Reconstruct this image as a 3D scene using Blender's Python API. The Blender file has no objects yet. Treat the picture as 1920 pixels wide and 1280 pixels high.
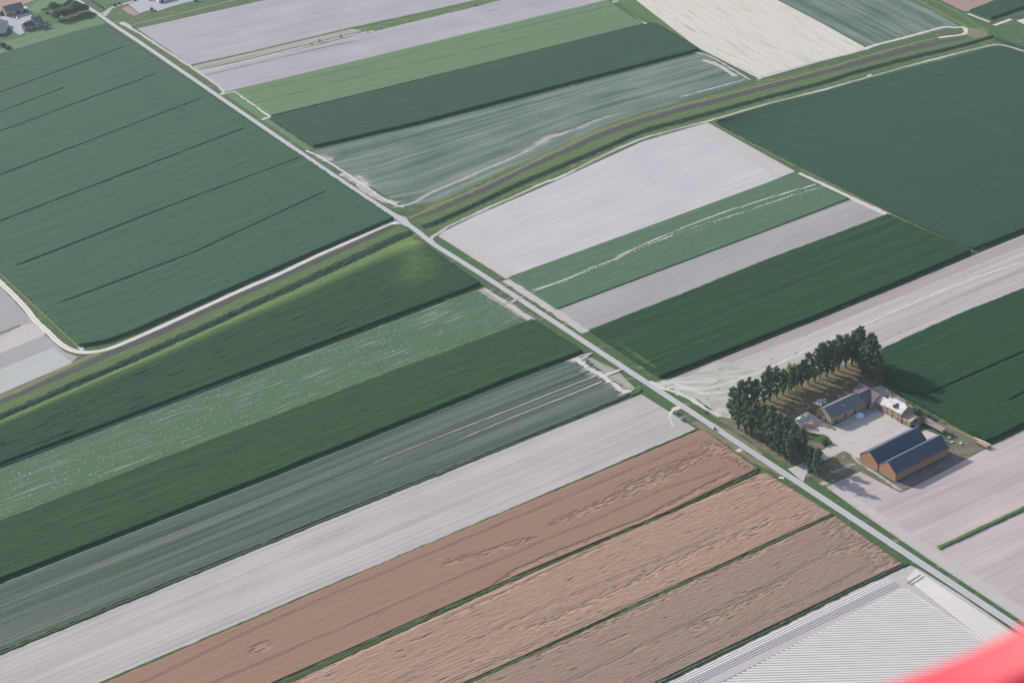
import bpy, bmesh, math, random
import numpy as np
from mathutils import Vector, Matrix
R = math.radians
SC = bpy.context.scene
COL = SC.collection
rnd = random.Random(7)

# ------------------------------------------------------------------ camera
FPX, PITCH, ROLL, HC = 3000.0, 29.0, -3.7, 634.5
_p, _r = R(PITCH), R(ROLL)
_F = np.array([0, math.cos(_p), -math.sin(_p)]); _R = np.array([1.0, 0, 0]); _U = np.cross(_R, _F)
_R2 = math.cos(_r)*_R + math.sin(_r)*_U
_U2 = -math.sin(_r)*_R + math.cos(_r)*_U
cam_d = bpy.data.cameras.new("camera"); cam = bpy.data.objects.new("camera", cam_d); COL.objects.link(cam)
M = Matrix.Identity(4)
for i in range(3):
    M[i][0] = _R2[i]; M[i][1] = _U2[i]; M[i][2] = -_F[i]
M[2][3] = HC
cam.matrix_world = M
cam_d.sensor_width = 36; cam_d.lens = FPX/1920*36
cam_d.clip_start = 0.1; cam_d.clip_end = 20000
cam_d.dof.use_dof = True; cam_d.dof.focus_distance = 1250; cam_d.dof.aperture_fstop = 3.4
SC.camera = cam

# ------------------------------------------------------------------ light
SUN_EL, SUN_AZ = 26.0, 138.0          # azimuth counter-clockwise from +x
w = bpy.data.worlds.new("World"); SC.world = w; w.use_nodes = True
nt = w.node_tree; nt.nodes.clear()
sky = nt.nodes.new('ShaderNodeTexSky'); sky.sky_type = 'NISHITA'; sky.sun_disc = False
sky.sun_elevation = R(SUN_EL); sky.sun_rotation = R(90-SUN_AZ); sky.air_density = 1.0; sky.dust_density = 2.0
bg = nt.nodes.new('ShaderNodeBackground'); bg.inputs[1].default_value = 0.11
wo = nt.nodes.new('ShaderNodeOutputWorld')
nt.links.new(sky.outputs[0], bg.inputs[0]); nt.links.new(bg.outputs[0], wo.inputs[0])
sd = bpy.data.lights.new("sun", 'SUN'); sd.energy = 3.6; sd.angle = R(0.6); sd.color = (1.0, 0.93, 0.86)
sun = bpy.data.objects.new("sun", sd); COL.objects.link(sun)
sv = Vector((math.cos(R(SUN_EL))*math.cos(R(SUN_AZ)), math.cos(R(SUN_EL))*math.sin(R(SUN_AZ)), math.sin(R(SUN_EL))))
sun.rotation_euler = sv.to_track_quat('Z', 'Y').to_euler()
sun.location = (0, 1000, 900)
SC.view_settings.view_transform = 'Standard'; SC.view_settings.look = 'None'
SC.view_settings.exposure = 0.66; SC.view_settings.gamma = 1.0
SC.render.resolution_x = 1024; SC.render.resolution_y = 682
HAZE = 3.5e-5

# ------------------------------------------------------------------ helpers
def P(x, y, z=0.0):
    """photograph pixel -> point of the place at height z"""
    d = _F*FPX + _R2*(x-960) - _U2*(y-640)
    t = (z-HC)/d[2]
    return np.array([d[0]*t, d[1]*t])
def PW(pts, z=0.0): return np.array([P(x, y, z) for x, y in pts])

def vnoise(x, y, seed=0):
    xi = np.floor(x).astype(np.int64); yi = np.floor(y).astype(np.int64)
    fx = x-xi; fy = y-yi; fx = fx*fx*(3-2*fx); fy = fy*fy*(3-2*fy)
    def h(a, b):
        n = (a*374761393 + b*668265263 + seed*1274126177) & 0xffffffff
        n = ((n ^ (n >> 13))*1274126177) & 0xffffffff
        return ((n ^ (n >> 16)) & 0xffff)/65535.0
    return (h(xi, yi)*(1-fx)+h(xi+1, yi)*fx)*(1-fy) + (h(xi, yi+1)*(1-fx)+h(xi+1, yi+1)*fx)*fy
def fbm(x, y, seed=0, o=3):
    s = 0; a = .5; t = 0
    for i in range(o):
        s = s+a*vnoise(x*2**i, y*2**i, seed+i); t += a; a *= .5
    return s/t

def pdist(X, Y, pl):
    """distance of points to polyline pl (world)"""
    d = np.full(X.shape, 1e9)
    for (ax, ay), (bx, by) in zip(pl[:-1], pl[1:]):
        vx, vy = bx-ax, by-ay; L = vx*vx+vy*vy+1e-9
        t = np.clip(((X-ax)*vx+(Y-ay)*vy)/L, 0, 1)
        d = np.minimum(d, np.hypot(X-ax-t*vx, Y-ay-t*vy))
    return d
def inpoly(X, Y, pl):
    r = np.zeros(X.shape, bool)
    n = len(pl)
    for i in range(n):
        ax, ay = pl[i]; bx, by = pl[(i+1) % n]
        c = ((ay > Y) != (by > Y)) & (X < (bx-ax)*(Y-ay)/(by-ay+1e-12)+ax)
        r ^= c
    return r

def resample(p, n):
    p = np.asarray(p, float); s = np.r_[0, np.cumsum(np.hypot(*np.diff(p, axis=0).T))]
    t = np.linspace(0, s[-1], n)
    return np.c_[np.interp(t, s, p[:, 0]), np.interp(t, s, p[:, 1])], s[-1]
def smooth(p, k=6):
    """Catmull-Rom through control points"""
    p = np.asarray(p, float)
    if len(p) < 3: return p
    q = np.vstack([2*p[0]-p[1], p, 2*p[-1]-p[-2]]); out = []
    for i in range(1, len(q)-2):
        for t in np.linspace(0, 1, k, endpoint=False):
            a, b, c, d = q[i-1], q[i], q[i+1], q[i+2]
            out.append(.5*((2*b)+(c-a)*t+(2*a-5*b+4*c-d)*t*t+(3*b-a-3*c+d)*t**3))
    out.append(p[-1]); return np.array(out)

def props(o, label=None, cat=None, group=None, kind=None):
    if label: o['label'] = label
    if cat: o['category'] = cat
    if group: o['group'] = group
    if kind: o['kind'] = kind
    return o

def npmesh(name, co, quads, uv=None, mask=None, smooth_=True):
    me = bpy.data.meshes.new(name)
    nq, k = quads.shape
    me.vertices.add(len(co)); me.vertices.foreach_set('co', co.astype(np.float32).ravel())
    me.loops.add(nq*k); me.loops.foreach_set('vertex_index', quads.astype(np.int32).ravel())
    me.polygons.add(nq); me.polygons.foreach_set('loop_start', (np.arange(nq)*k).astype(np.int32))
    me.polygons.foreach_set('loop_total', np.full(nq, k, np.int32))
    if uv is not None:
        l = me.uv_layers.new(name='UVMap'); l.data.foreach_set('uv', uv[quads.ravel()].astype(np.float32).ravel())
    if mask is not None:
        a = me.attributes.new('mask', 'FLOAT', 'POINT'); a.data.foreach_set('value', mask.astype(np.float32))
    me.update(calc_edges=True)
    me.polygons.foreach_set('use_smooth', np.full(nq, smooth_, bool))
    me.validate()
    return me
def link(name, me, mat=None, parent=None):
    o = bpy.data.objects.new(name, me); COL.objects.link(o)
    if mat is not None: me.materials.append(mat)
    if parent is not None: o.parent = parent
    return o

# ------------------------------------------------------------------ materials
class NB:
    def __init__(s, name):
        s.m = bpy.data.materials.new(name); s.m.use_nodes = True; s.t = s.m.node_tree; s.t.nodes.clear()
        s.out = s.n('ShaderNodeOutputMaterial'); s.b = s.n('ShaderNodeBsdfPrincipled')
        s.t.links.new(s.b.outputs[0], s.out.inputs[0])
    def n(s, t): return s.t.nodes.new(t)
    def l(s, a, b): s.t.links.new(a, b)
    def math(s, op, a, b=None, clamp=False):
        n = s.n('ShaderNodeMath'); n.operation = op; n.use_clamp = clamp
        for i, v in enumerate((a, b)):
            if v is None: continue
            if isinstance(v, (int, float)): n.inputs[i].default_value = v
            else: s.l(v, n.inputs[i])
        return n.outputs[0]
    def mix(s, f, a, b):
        n = s.n('ShaderNodeMix'); n.data_type = 'RGBA'
        if isinstance(f, (int, float)): n.inputs[0].default_value = f
        else: s.l(f, n.inputs[0])
        for i, v in ((6, a), (7, b)):
            if isinstance(v, tuple): n.inputs[i].default_value = (*v, 1)
            else: s.l(v, n.inputs[i])
        return n.outputs[2]
    def noise(s, vec, su, sv, detail=2.0, seed=0.0, sz=1.0):
        mp = s.n('ShaderNodeMapping'); mp.inputs['Scale'].default_value = (1/su, 1/sv, 1/sz); mp.inputs['Location'].default_value = (seed, seed*1.7, 0)
        s.l(vec, mp.inputs['Vector'])
        n = s.n('ShaderNodeTexNoise'); n.inputs['Scale'].default_value = 1.0; n.inputs['Detail'].default_value = detail
        s.l(mp.outputs[0], n.inputs['Vector']); return n.outputs[0]
    def thr(s, v, a, b):
        n = s.n('ShaderNodeMapRange'); n.inputs[1].default_value = a; n.inputs[2].default_value = b; n.clamp = True
        s.l(v, n.inputs[0]); return n.outputs[0]

_seed = [0.0]
# measured tint of each surface, applied to its base colours
TINT = {
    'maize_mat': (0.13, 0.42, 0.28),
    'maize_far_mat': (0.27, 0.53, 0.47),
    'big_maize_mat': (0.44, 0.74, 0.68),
    'beet_mat': (0.46, 0.66, 0.62),
    'beet_east_mat': (0.52, 0.70, 0.70),
    'soy_mat': (0.47, 0.53, 0.52),
    'harrowed_field_mat': (0.80, 0.79, 0.78),
    'wheat_mat': (0.73, 0.73, 0.74),
    'ripe_wheat_mat': (0.81, 0.82, 0.83),
    'dull_wheat_mat': (0.79, 0.76, 0.80),
    'bare_field_mat': (0.94, 0.88, 0.89),
    'pale_seedbed_mat': (0.88, 0.88, 0.90),
    'grey_seedbed_mat': (0.75, 0.77, 0.78),
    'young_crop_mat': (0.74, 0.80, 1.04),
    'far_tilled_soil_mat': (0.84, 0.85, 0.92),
    'stubble_mat': (0.98, 0.97, 0.97),
    'trackside_field_mat': (0.89, 0.88, 0.91),
    'sparse_crop_mat': (0.62, 0.71, 0.73),
    'bright_grass_mat': (0.62, 0.72, 0.75),
    'grass_mat': (0.54, 0.72, 0.70),
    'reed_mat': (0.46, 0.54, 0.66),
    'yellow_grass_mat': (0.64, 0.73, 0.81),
    'mulch_film_mat': (0.87, 0.82, 0.78),
    'film_field_soil_mat': (0.88, 0.85, 0.86),
}
def fmat(name, c1, c2, terms, speck=(), mask=None, rough=.95, bump=None, spec=.2):
    """field material on metric UV: u along the rows, v across them"""
    ti = TINT.get(name, (.86, .86, .88)); c1 = tuple(a*k for a, k in zip(c1, ti)); c2 = tuple(a*k for a, k in zip(c2, ti))
    if mask: mask = tuple(a*k for a, k in zip(mask, ti))
    b = NB(name); tc = b.n('ShaderNodeTexCoord'); uv = tc.outputs['UV']
    _seed[0] += 3.17; sd_ = _seed[0]
    f = None
    for k, t in enumerate(terms):
        if t[0] == 'n':
            v = b.noise(uv, t[1], t[2], 2.5, sd_+k*5.3); v = b.math('MULTIPLY', b.math('SUBTRACT', v, .5), t[3]*3)
        else:
            sp = b.n('ShaderNodeSeparateXYZ'); b.l(uv, sp.inputs[0])
            v = b.math('MULTIPLY', b.math('SINE', b.math('MULTIPLY', sp.outputs[1], 2*math.pi/t[1])), t[2])
        f = v if f is None else b.math('ADD', f, v)
    f = b.math('ADD', f, .5, clamp=True)
    col = b.mix(f, c1, c2)
    for k, (su, sv_, a, e, c) in enumerate(speck):
        col = b.mix(b.thr(b.noise(uv, su, sv_, 2.0, sd_+40+k*7.7), a, e), col, c)
    if mask:
        at = b.n('ShaderNodeAttribute'); at.attribute_name = 'mask'
        col = b.mix(at.outputs['Fac'], col, mask)
    b.l(col, b.b.inputs['Base Color']); b.b.inputs['Roughness'].default_value = rough
    b.b.inputs['Specular IOR Level'].default_value = spec
    if bump:
        bn = b.n('ShaderNodeBump'); bn.inputs['Strength'].default_value = bump[0]; bn.inputs['Distance'].default_value = bump[1]
        b.l(b.noise(uv, bump[2], bump[3], 3.0, sd_+90), bn.inputs['Height']); b.l(bn.outputs[0], b.b.inputs['Normal'])
    return b.m
def omat(name, c1, c2=None, size=1.0, rough=.8, spec=.3, metal=0.0, coat=0.0, stretch=None, bump=0):
    """object material on object coordinates"""
    b = NB(name); tc = b.n('ShaderNodeTexCoord'); v = tc.outputs['Object']
    c2 = c2 or tuple(x*.8 for x in c1)
    st = stretch or (size, size, size)
    n = b.noise(v, st[0], st[1], 3.0, rnd.random()*9, st[2])
    b.l(b.mix(b.thr(n, .35, .65), c1, c2), b.b.inputs['Base Color'])
    b.b.inputs['Roughness'].default_value = rough; b.b.inputs['Specular IOR Level'].default_value = spec
    b.b.inputs['Metallic'].default_value = metal; b.b.inputs['Coat Weight'].default_value = coat
    if bump:
        bn = b.n('ShaderNodeBump'); bn.inputs['Strength'].default_value = .6; bn.inputs['Distance'].default_value = bump
        b.l(n, bn.inputs['Height']); b.l(bn.outputs[0], b.b.inputs['Normal'])
    return b.m

# ------------------------------------------------------------------ surface builders
def field(name, E0, E1, mat, h=0.0, du=5.0, dv=2.0, z0=.03, zfun=None, mfun=None, label=None, cat='field', kind='structure', jit=0.0, sm=True, world=False):
    """sheet or standing crop ruled between two edges given in photograph pixels"""
    a = np.asarray(E0, float) if world else PW(E0); b = np.asarray(E1, float) if world else PW(E1)
    La = resample(a, 2)[1]; Lb = resample(b, 2)[1]
    W = max(np.hypot(*(a[0]-b[0])), np.hypot(*(a[-1]-b[-1])), np.hypot(*(a[len(a)//2]-b[len(b)//2]))*.6)
    n = max(2, int(max(La, Lb)/du)+1); m = max(2, int(W/dv)+1)
    A, _ = resample(a, n); B, _ = resample(b, n)
    t = np.linspace(0, 1, m)[:, None, None]
    G = A[None]*(1-t)+B[None]*t                     # m,n,2
    X, Y = G[..., 0], G[..., 1]
    u = np.linspace(0, (La+Lb)/2, n)[None]*np.ones((m, 1)); v = np.linspace(0, W, m)[:, None]*np.ones((1, n))
    if jit:
        nx = vnoise(X/3.1, Y/3.1, 5)-.5; ny = vnoise(X/2.7, Y/2.7, 9)-.5
        edge = np.zeros_like(X); edge[0] = edge[-1] = 1; edge[:, 0] = edge[:, -1] = 1
        X = X+nx*edge*jit*2; Y = Y+ny*edge*jit*2
    Z = np.full(X.shape, z0+h)
    if zfun is not None: Z = Z+zfun(X, Y, u, v)
    mask = mfun(X, Y, u, v) if mfun is not None else None
    co = np.stack([X, Y, Z], -1).reshape(-1, 3); uv = np.stack([u, v], -1).reshape(-1, 2)
    mk = mask.reshape(-1) if mask is not None else None
    idx = np.arange(m*n).reshape(m, n)
    q = np.stack([idx[:-1, :-1], idx[1:, :-1], idx[1:, 1:], idx[:-1, 1:]], -1).reshape(-1, 4)
    if h > 0:
        ring = np.r_[idx[0, :], idx[1:, -1], idx[-1, -2::-1], idx[-2:0:-1, 0]]
        lo = co[ring].copy(); lo[:, 2] = 0.0
        k = len(co); co = np.vstack([co, lo]); uvl = uv[ring].copy(); uvl[:, 0] += 1.0; uvl[:, 1] += 1.0; uv = np.vstack([uv, uvl])
        if mk is not None: mk = np.r_[mk, mk[ring]]
        r2 = np.arange(len(ring))+k; rr = np.roll(ring, -1); rr2 = np.roll(r2, -1)
        q = np.vstack([q, np.stack([ring, rr, rr2, r2], -1)])
    # face up
    p0, p1, p2 = co[q[0, 0]], co[q[0, 1]], co[q[0, 2]]
    if np.cross(p1-p0, p2-p0)[2] < 0: q = q[:, ::-1]
    me = npmesh(name, co, q, uv, mk, sm)
    return props(link(name, me, mat), label, cat, None, kind)

def sheet(name, pts, mat, z=.03, rowdir=None, label=None, cat='ground', kind='structure', jit=0.0, world=False, step=6.0):
    """flat sheet with a free outline"""
    w_ = np.asarray(pts, float) if world else PW(pts)
    out = []
    n = len(w_)
    for i in range(n):
        a, b = w_[i], w_[(i+1) % n]; k = max(1, int(np.hypot(*(b-a))/step))
        for j in range(k): out.append(a+(b-a)*j/k)
    out = np.array(out)
    if jit:
        out = out + np.c_[vnoise(out[:, 0]/4.3, out[:, 1]/4.3, 3)-.5, vnoise(out[:, 0]/3.7, out[:, 1]/3.7, 4)-.5]*2*jit
    if rowdir:
        d = P(*rowdir[1])-P(*rowdir[0]); d = d/np.hypot(*d)
    else: d = np.array([1.0, 0])
    bm = bmesh.new(); vs = [bm.verts.new((x, y, z)) for x, y in out]
    f = bm.faces.new(vs); f.normal_update()
    if f.normal.z < 0: f.normal_flip()
    bmesh.ops.triangulate(bm, faces=[f], ngon_method='EAR_CLIP')
    ul = bm.loops.layers.uv.new('UVMap')
    for f in bm.faces:
        for l in f.loops:
            c = l.vert.co; l[ul].uv = (c.x*d[0]+c.y*d[1], -c.x*d[1]+c.y*d[0])
    me = bpy.data.meshes.new(name); bm.to_mesh(me); bm.free()
    return props(link(name, me, mat), label, cat, None, kind)

def ribgeo(pl, wd, jit=0.0, step=5.0, seed=0, z=.06, taper=False):
    """vertices of a ribbon along a world polyline; wd number or (start, end)"""
    L = resample(pl, 2)[1]; n = max(2, int(L/step)+1)
    C, _ = resample(pl, n); T = np.gradient(C, axis=0); T /= np.hypot(*T.T)[:, None]+1e-9
    N = np.c_[-T[:, 1], T[:, 0]]
    w0, w1 = (wd if isinstance(wd, tuple) else (wd, wd)); W = np.linspace(w0, w1, n)/2
    if taper: W = W*np.clip(np.minimum(np.arange(n), n-1-np.arange(n))/2.0+.15, 0, 1)
    s = np.linspace(0, L, n)
    ja = (vnoise(s/4.0, s*0+seed, 11)-.5)*2*jit; jb = (vnoise(s/4.0, s*0+seed+31, 12)-.5)*2*jit
    A = C+N*(W+ja)[:, None]; B = C-N*(W+jb)[:, None]
    co = np.vstack([np.c_[A, np.full(n, z)], np.c_[B, np.full(n, z)]])
    uv = np.vstack([np.c_[s, np.ones(n)], np.c_[s, np.zeros(n)]])
    i = np.arange(n-1); q = np.stack([i+n, i+n+1, i+1, i], -1)
    return co, uv, q
def ribbon(name, lines, mat, width=5.0, z=.06, jit=0.0, label=None, cat='track', kind='structure', step=5.0, smoothed=True, world=False, feathers=None, taper=False):
    """lines: list of (pixel polyline, width) joined in one sheet"""
    cos, uvs, qs, k = [], [], [], 0
    for i, (pl, wd) in enumerate(lines):
        pw = np.asarray(pl, float) if world else PW(pl)
        if smoothed: pw = smooth(pw)
        co, uv, q = ribgeo(pw, wd if wd else width, jit, step, i*13.7+abs(pw[0][0]) % 50, z+i*.004, taper)
        cos.append(co); uvs.append(uv); qs.append(q+k); k += len(co)
        if feathers:
            (fa, fb), cnt, (l0, l1), fw = feathers
            d = P(*fb)-P(*fa); d /= np.hypot(*d); nn = np.array([-d[1], d[0]])
            C, L = resample(pw, cnt)
            for j, c in enumerate(C):
                ln = rnd.uniform(l0, l1); sgn = rnd.choice((-1, 1)); ww = rnd.uniform(.4, 1)*fw
                c = c+nn*rnd.uniform(-1, 1)
                b0 = c-nn*ww/2; b1 = c+nn*ww/2; e = c+d*sgn*ln+nn*rnd.uniform(-.5, .5)*fw
                zz = z+.001+.0005*(j % 7)
                cc = np.array([[*b0, zz], [*b1, zz], [*(e+nn*.12), zz], [*(e-nn*.12), zz]])
                quad = np.array([[0, 3, 2, 1]]) if sgn > 0 else np.array([[0, 1, 2, 3]])
                cos.append(cc); uvs.append(np.array([[0, 0], [0, 1], [ln, 1], [ln, 0.]])); qs.append(quad+k); k += 4
    co = np.vstack(cos); uv = np.vstack(uvs); q = np.vstack(qs)
    nrm = np.cross(co[q[:, 1]]-co[q[:, 0]], co[q[:, 2]]-co[q[:, 0]])[:, 2]
    q[nrm < 0] = q[nrm < 0][:, ::-1]
    me = npmesh(name, co, q, uv, None, True)
    return props(link(name, me, mat), label, cat, None, kind)
def band(name, T, B, mat, z=.04, h=0.0, label=None, cat='strip', kind='structure', dv=1.5, du=4.0, zfun=None, jit=.4, **k):
    return field(name, smooth_px(T), smooth_px(B), mat, h=h, du=du, dv=dv, z0=z, zfun=zfun, label=label, cat=cat, kind=kind, jit=jit, world=True, **k)
def smooth_px(pl): return smooth(PW(pl))

# ------------------------------------------------------------------ palette
n_ = 'n'
M_hg = fmat('rank_grass_mat', (.050, .085, .035), (.095, .135, .055), [(n_, 9, 1.5, .6), (n_, 2, 1, .4)], bump=(.6, .5, 1.5, 1))
M_grass = fmat('grass_mat', (.075, .125, .045), (.125, .165, .065), [(n_, 9, 9, .5), (n_, 1.5, 1.5, .25)], speck=[(14, 6, .60, .72, (.22, .18, .12))], bump=(.5, .5, 1.5, 1.5))
M_bright = fmat('bright_grass_mat', (.085, .155, .045), (.15, .215, .06), [(n_, 30, 4, .5), (n_, 3, 1.5, .25)], speck=[(25, 4, .60, .70, (.20, .17, .11))], bump=(.5, .5, 2, 1.2))
M_yellow = fmat('yellow_grass_mat', (.14, .21, .045), (.21, .25, .06), [(n_, 40, 3, .5), (n_, 3, 1.5, .3)], bump=(.5, .4, 2, 1))
M_dry = fmat('dry_grass_mat', (.24, .20, .14), (.17, .19, .09), [(n_, 14, 5, .6), (n_, 2, 1.5, .3)])
M_brownstrip = fmat('dead_strip_mat', (.062, .056, .066), (.095, .082, .085), [(n_, 20, 3, .5), (n_, 2, 1, .3)], speck=[(12, 3, .62, .70, (.07, .10, .05))], bump=(.5, .3, 1.5, 1))
M_reed = fmat('reed_mat', (.040, .072, .040), (.085, .135, .058), [(n_, 3, 1.8, .5), (n_, 1.2, 1.0, .4)], bump=(1, .8, 1.0, 1.0))
M_maize = fmat('maize_mat', (.050, .085, .042), (.090, .148, .058), [(n_, 160, 6, .42), (n_, 16, 5, .16), (n_, 1.6, 1.1, .24)], mask=(1.25, .55, .21), bump=(.8, .5, 2.2, 1.1))
M_maize2 = fmat('maize_far_mat', (.042, .095, .056), (.064, .126, .068), [(n_, 150, 9, .45), (n_, 14, 7, .20), (n_, 1.8, 1.3, .25)], mask=(.18, .24, .09), bump=(.7, .5, 2.2, 1.2))
M_maizeL = fmat('big_maize_mat', (.042, .095, .056), (.064, .126, .068), [(n_, 150, 7, .45), (n_, 60, 2.2, .35), (n_, 14, 7, .20), (n_, 1.8, 1.3, .25)], mask=(.15, .21, .06), bump=(.7, .5, 2.2, 1.2))
M_lightcrop = fmat('young_crop_mat', (.105, .190, .075), (.165, .245, .085), [(n_, 200, 5, .5), (n_, 8, 2, .3), (n_, 1.5, 1, .2)], bump=(.6, .4, 2, 1))
CH = (.56, .52, .48)
M_beet = fmat('beet_mat', (.090, .160, .075), (.165, .220, .125), [('w', 3.2, .30), (n_, 160, 1.6, .50), (n_, 30, 12, .2), (n_, 1.4, 1, .3)], speck=[(1.9, 1.5, .66, .71, CH), (60, .9, .62, .72, (.42, .42, .36))], bump=(.5, .3, 2, .8))
M_beet2 = fmat('beet_east_mat', (.095, .165, .080), (.160, .215, .125), [('w', 3.6, .26), (n_, 120, 1.6, .45), (n_, 20, 9, .2)], speck=[(1.7, 1.4, .70, .73, CH), (120, .8, .66, .72, (.30, .33, .26))], bump=(.5, .3, 2, .8))
M_stripe = fmat('sparse_crop_mat', (.070, .130, .085), (.29, .305, .26), [(n_, 400, 12, .75), (n_, 90, 3.0, .55), (n_, 60, 60, .3), (n_, 2, 1.5, .2)], speck=[(9, 1.4, .66, .76, (.36, .36, .31))])
M_soy = fmat('soy_mat', (.055, .108, .062), (.27, .29, .245), [(n_, 400, 9, .70), (n_, 260, 2.6, .50), (n_, 2, 1.2, .2)], bump=(.4, .3, 2, 1))
M_lav = fmat('pale_seedbed_mat', (.42, .41, .42), (.57, .555, .55), [('w', 3.4, .26), (n_, 260, 3, .5), (n_, 60, 40, .3), (n_, 40, 1.4, .35)], speck=[(90, 1.2, .66, .74, (.38, .375, .40))], bump=(.3, .12, 30, .8))
M_chalk = fmat('chalk_soil_mat', (.56, .52, .47), (.66, .625, .585), [(n_, 25, 3, .5), (n_, 3, 2, .4)])
M_chalk_d = fmat('dusty_soil_mat', (.46, .42, .39), (.55, .51, .475), [(n_, 60, 4, .5), (n_, 4, 3, .35)])
M_grey = fmat('grey_seedbed_mat', (.345, .32, .33), (.47, .43, .43), [('w', 4.2, .24), (n_, 160, 3, .5), (n_, 60, 30, .3), (n_, 3, 2, .15)], bump=(.3, .12, 30, .8))
M_north = fmat('far_tilled_soil_mat', (.32, .30, .315), (.455, .425, .425), [(n_, 160, 14, .30), (n_, 50, 4, .22), (n_, 80, 60, .45), (n_, 3, 2.5, .15)], speck=[(60, 2.0, .70, .76, (.52, .48, .45))])
M_s24 = fmat('harrowed_field_mat', (.40, .38, .385), (.56, .53, .525), [('w', 5.2, .10), (n_, 300, 9, .45), (n_, 260, 2.6, .55), (n_, 50, 30, .3), (n_, 1.6, 1.2, .15)])
M_s18 = fmat('bare_field_mat', (.37, .345, .355), (.52, .47, .44), [(n_, 200, 9, .55), (n_, 90, 2.6, .40), (n_, 70, 40, .45), (n_, 1.6, 1.2, .12)])
M_s16 = fmat('trackside_field_mat', (.34, .30, .295), (.53, .495, .47), [(n_, 300, 11, .65), (n_, 160, 2.4, .50), (n_, 2.5, 1.5, .2)], speck=[(10, 2.4, .67, .71, (.12, .17, .11))])
M_beige = fmat('stubble_mat', (.50, .475, .40), (.60, .57, .52), [(n_, 220, 4, .5), (n_, 70, 1.8, .5)], speck=[(70, 4.0, .57, .70, (.36, .38, .29)), (26, 1.2, .64, .72, (.28, .30, .21))])
M_weedy = fmat('weedy_chalk_mat', (.24, .27, .20), (.42, .41, .37), [(n_, 50, 2.6, .75), (n_, 4, 1.5, .3)])
M_mixchalk = fmat('chalk_and_weed_mat', (.33, .35, .28), (.58, .54, .50), [(n_, 30, 5, .6), (n_, 8, 4, .5), (n_, 2, 2, .2)], speck=[(9, 5, .64, .71, (.17, .24, .15))])
M_wheat = fmat('wheat_mat', (.335, .205, .140), (.385, .240, .165), [(n_, 200, 8, .5), (n_, 30, 12, .2), (n_, 1.5, 1.0, .2)], mask=(.42, .275, .19), bump=(.5, .3, 1.5, .8))
M_wheat2 = fmat('ripe_wheat_mat', (.345, .225, .160), (.430, .285, .200), [(n_, 200, 8, .4), (n_, 9, 5, .40), (n_, 1.5, 1.0, .25)], mask=(.455, .305, .212), bump=(.6, .35, 2.0, 1.0))
M_wheat3 = fmat('dull_wheat_mat', (.300, .215, .160), (.350, .250, .190), [(n_, 200, 9, .5), (n_, 30, 12, .3), (n_, 1.6, 1.1, .3)], mask=(.39, .275, .205), bump=(.5, .35, 2.0, 1.0))
M_wtrack = fmat('wheel_track_mat', (.235, .150, .110), (.27, .175, .13), [(n_, 10, 1, .5)])
M_film = fmat('mulch_film_mat', (.66, .66, .655), (.74, .735, .72), [(n_, 12, 1.4, .5), (n_, 2, 1, .3)], rough=.45, spec=.5)
M_film_d = fmat('dull_film_mat', (.36, .34, .36), (.44, .41, .42), [(n_, 20, 1, .5)], rough=.6)
M_filmsoil = fmat('film_field_soil_mat', (.46, .43, .43), (.52, .485, .475), [(n_, 40, 3, .5), (n_, 3, 2, .2)])
M_gap_shade_soil = fmat('shaded_furrow_soil_mat', (.22, .22, .26), (.28, .28, .31), [(n_, 10, 1, .5)])  # soil colour darkened to stand for shade lines between film rows
M_yard = fmat('yard_mat', (.50, .455, .42), (.60, .555, .52), [(n_, 12, 12, .5), (n_, 2.5, 2.5, .35)], speck=[(9, 5, .66, .74, (.36, .34, .33))])
M_conc = fmat('concrete_mat', (.36, .36, .40), (.42, .42, .45), [(n_, 8, 8, .5), (n_, 1, 1, .2)], rough=.8)
M_orch = fmat('orchard_lawn_mat', (.105, .120, .052), (.245, .170, .105), [(n_, 6, 4, .55), (n_, 14, 10, .5), (n_, 1.5, 1.5, .3)])
M_rough = fmat('rough_ground_mat', (.10, .115, .055), (.24, .195, .15), [(n_, 9, 7, .6), (n_, 2.5, 2, .5)], speck=[(4, 3, .68, .72, (.50, .46, .42))])
M_shade_soil = fmat('shaded_garden_soil_mat', (.15, .125, .125), (.25, .215, .21), [(n_, 9, 6, .6), (n_, 3, 2, .4)], speck=[(7, 4, .62, .70, (.09, .14, .06))])  # weedy soil, its colour darkened for the shade beside the barn
M_darkmud = fmat('dark_mud_mat', (.17, .15, .155), (.24, .215, .215), [(n_, 60, 3, .6)])
M_brownfar = fmat('ploughed_brown_mat', (.31, .215, .18), (.37, .26, .215), [(n_, 100, 6, .5), (n_, 6, 4, .3)])

def road_mat():
    b = NB('asphalt_mat'); tc = b.n('ShaderNodeTexCoord'); uv = tc.outputs['UV']
    sp = b.n('ShaderNodeSeparateXYZ'); b.l(uv, sp.inputs[0])
    e = b.math('ABSOLUTE', b.math('SUBTRACT', sp.outputs[1], .5))
    n1 = b.noise(uv, 25, .25, 3, 2.0); n2 = b.noise(uv, 4, .5, 3, 8.0)
    base = b.mix(b.thr(n1, .35, .65), (.37, .365, .40), (.43, .42, .45))
    base = b.mix(b.math('MULTIPLY', b.thr(n2, .5, .75), .5), base, (.48, .47, .49))
    tr = b.math('SUBTRACT', 1.0, b.thr(b.math('ABSOLUTE', b.math('SUBTRACT', e, .22)), .03, .10))
    base = b.mix(b.math('MULTIPLY', tr, .35), base, (.33, .33, .37))
    wob = b.math('MULTIPLY', b.math('SUBTRACT', b.noise(uv, 3, .5, 2, 5.0), .5), .10)
    ed = b.thr(b.math('ADD', e, wob), .36, .43)
    b.l(b.mix(ed, base, (.52, .50, .49)), b.b.inputs['Base Color']); b.b.inputs['Roughness'].default_value = .9
    return b.m
M_road = road_mat()
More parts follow.
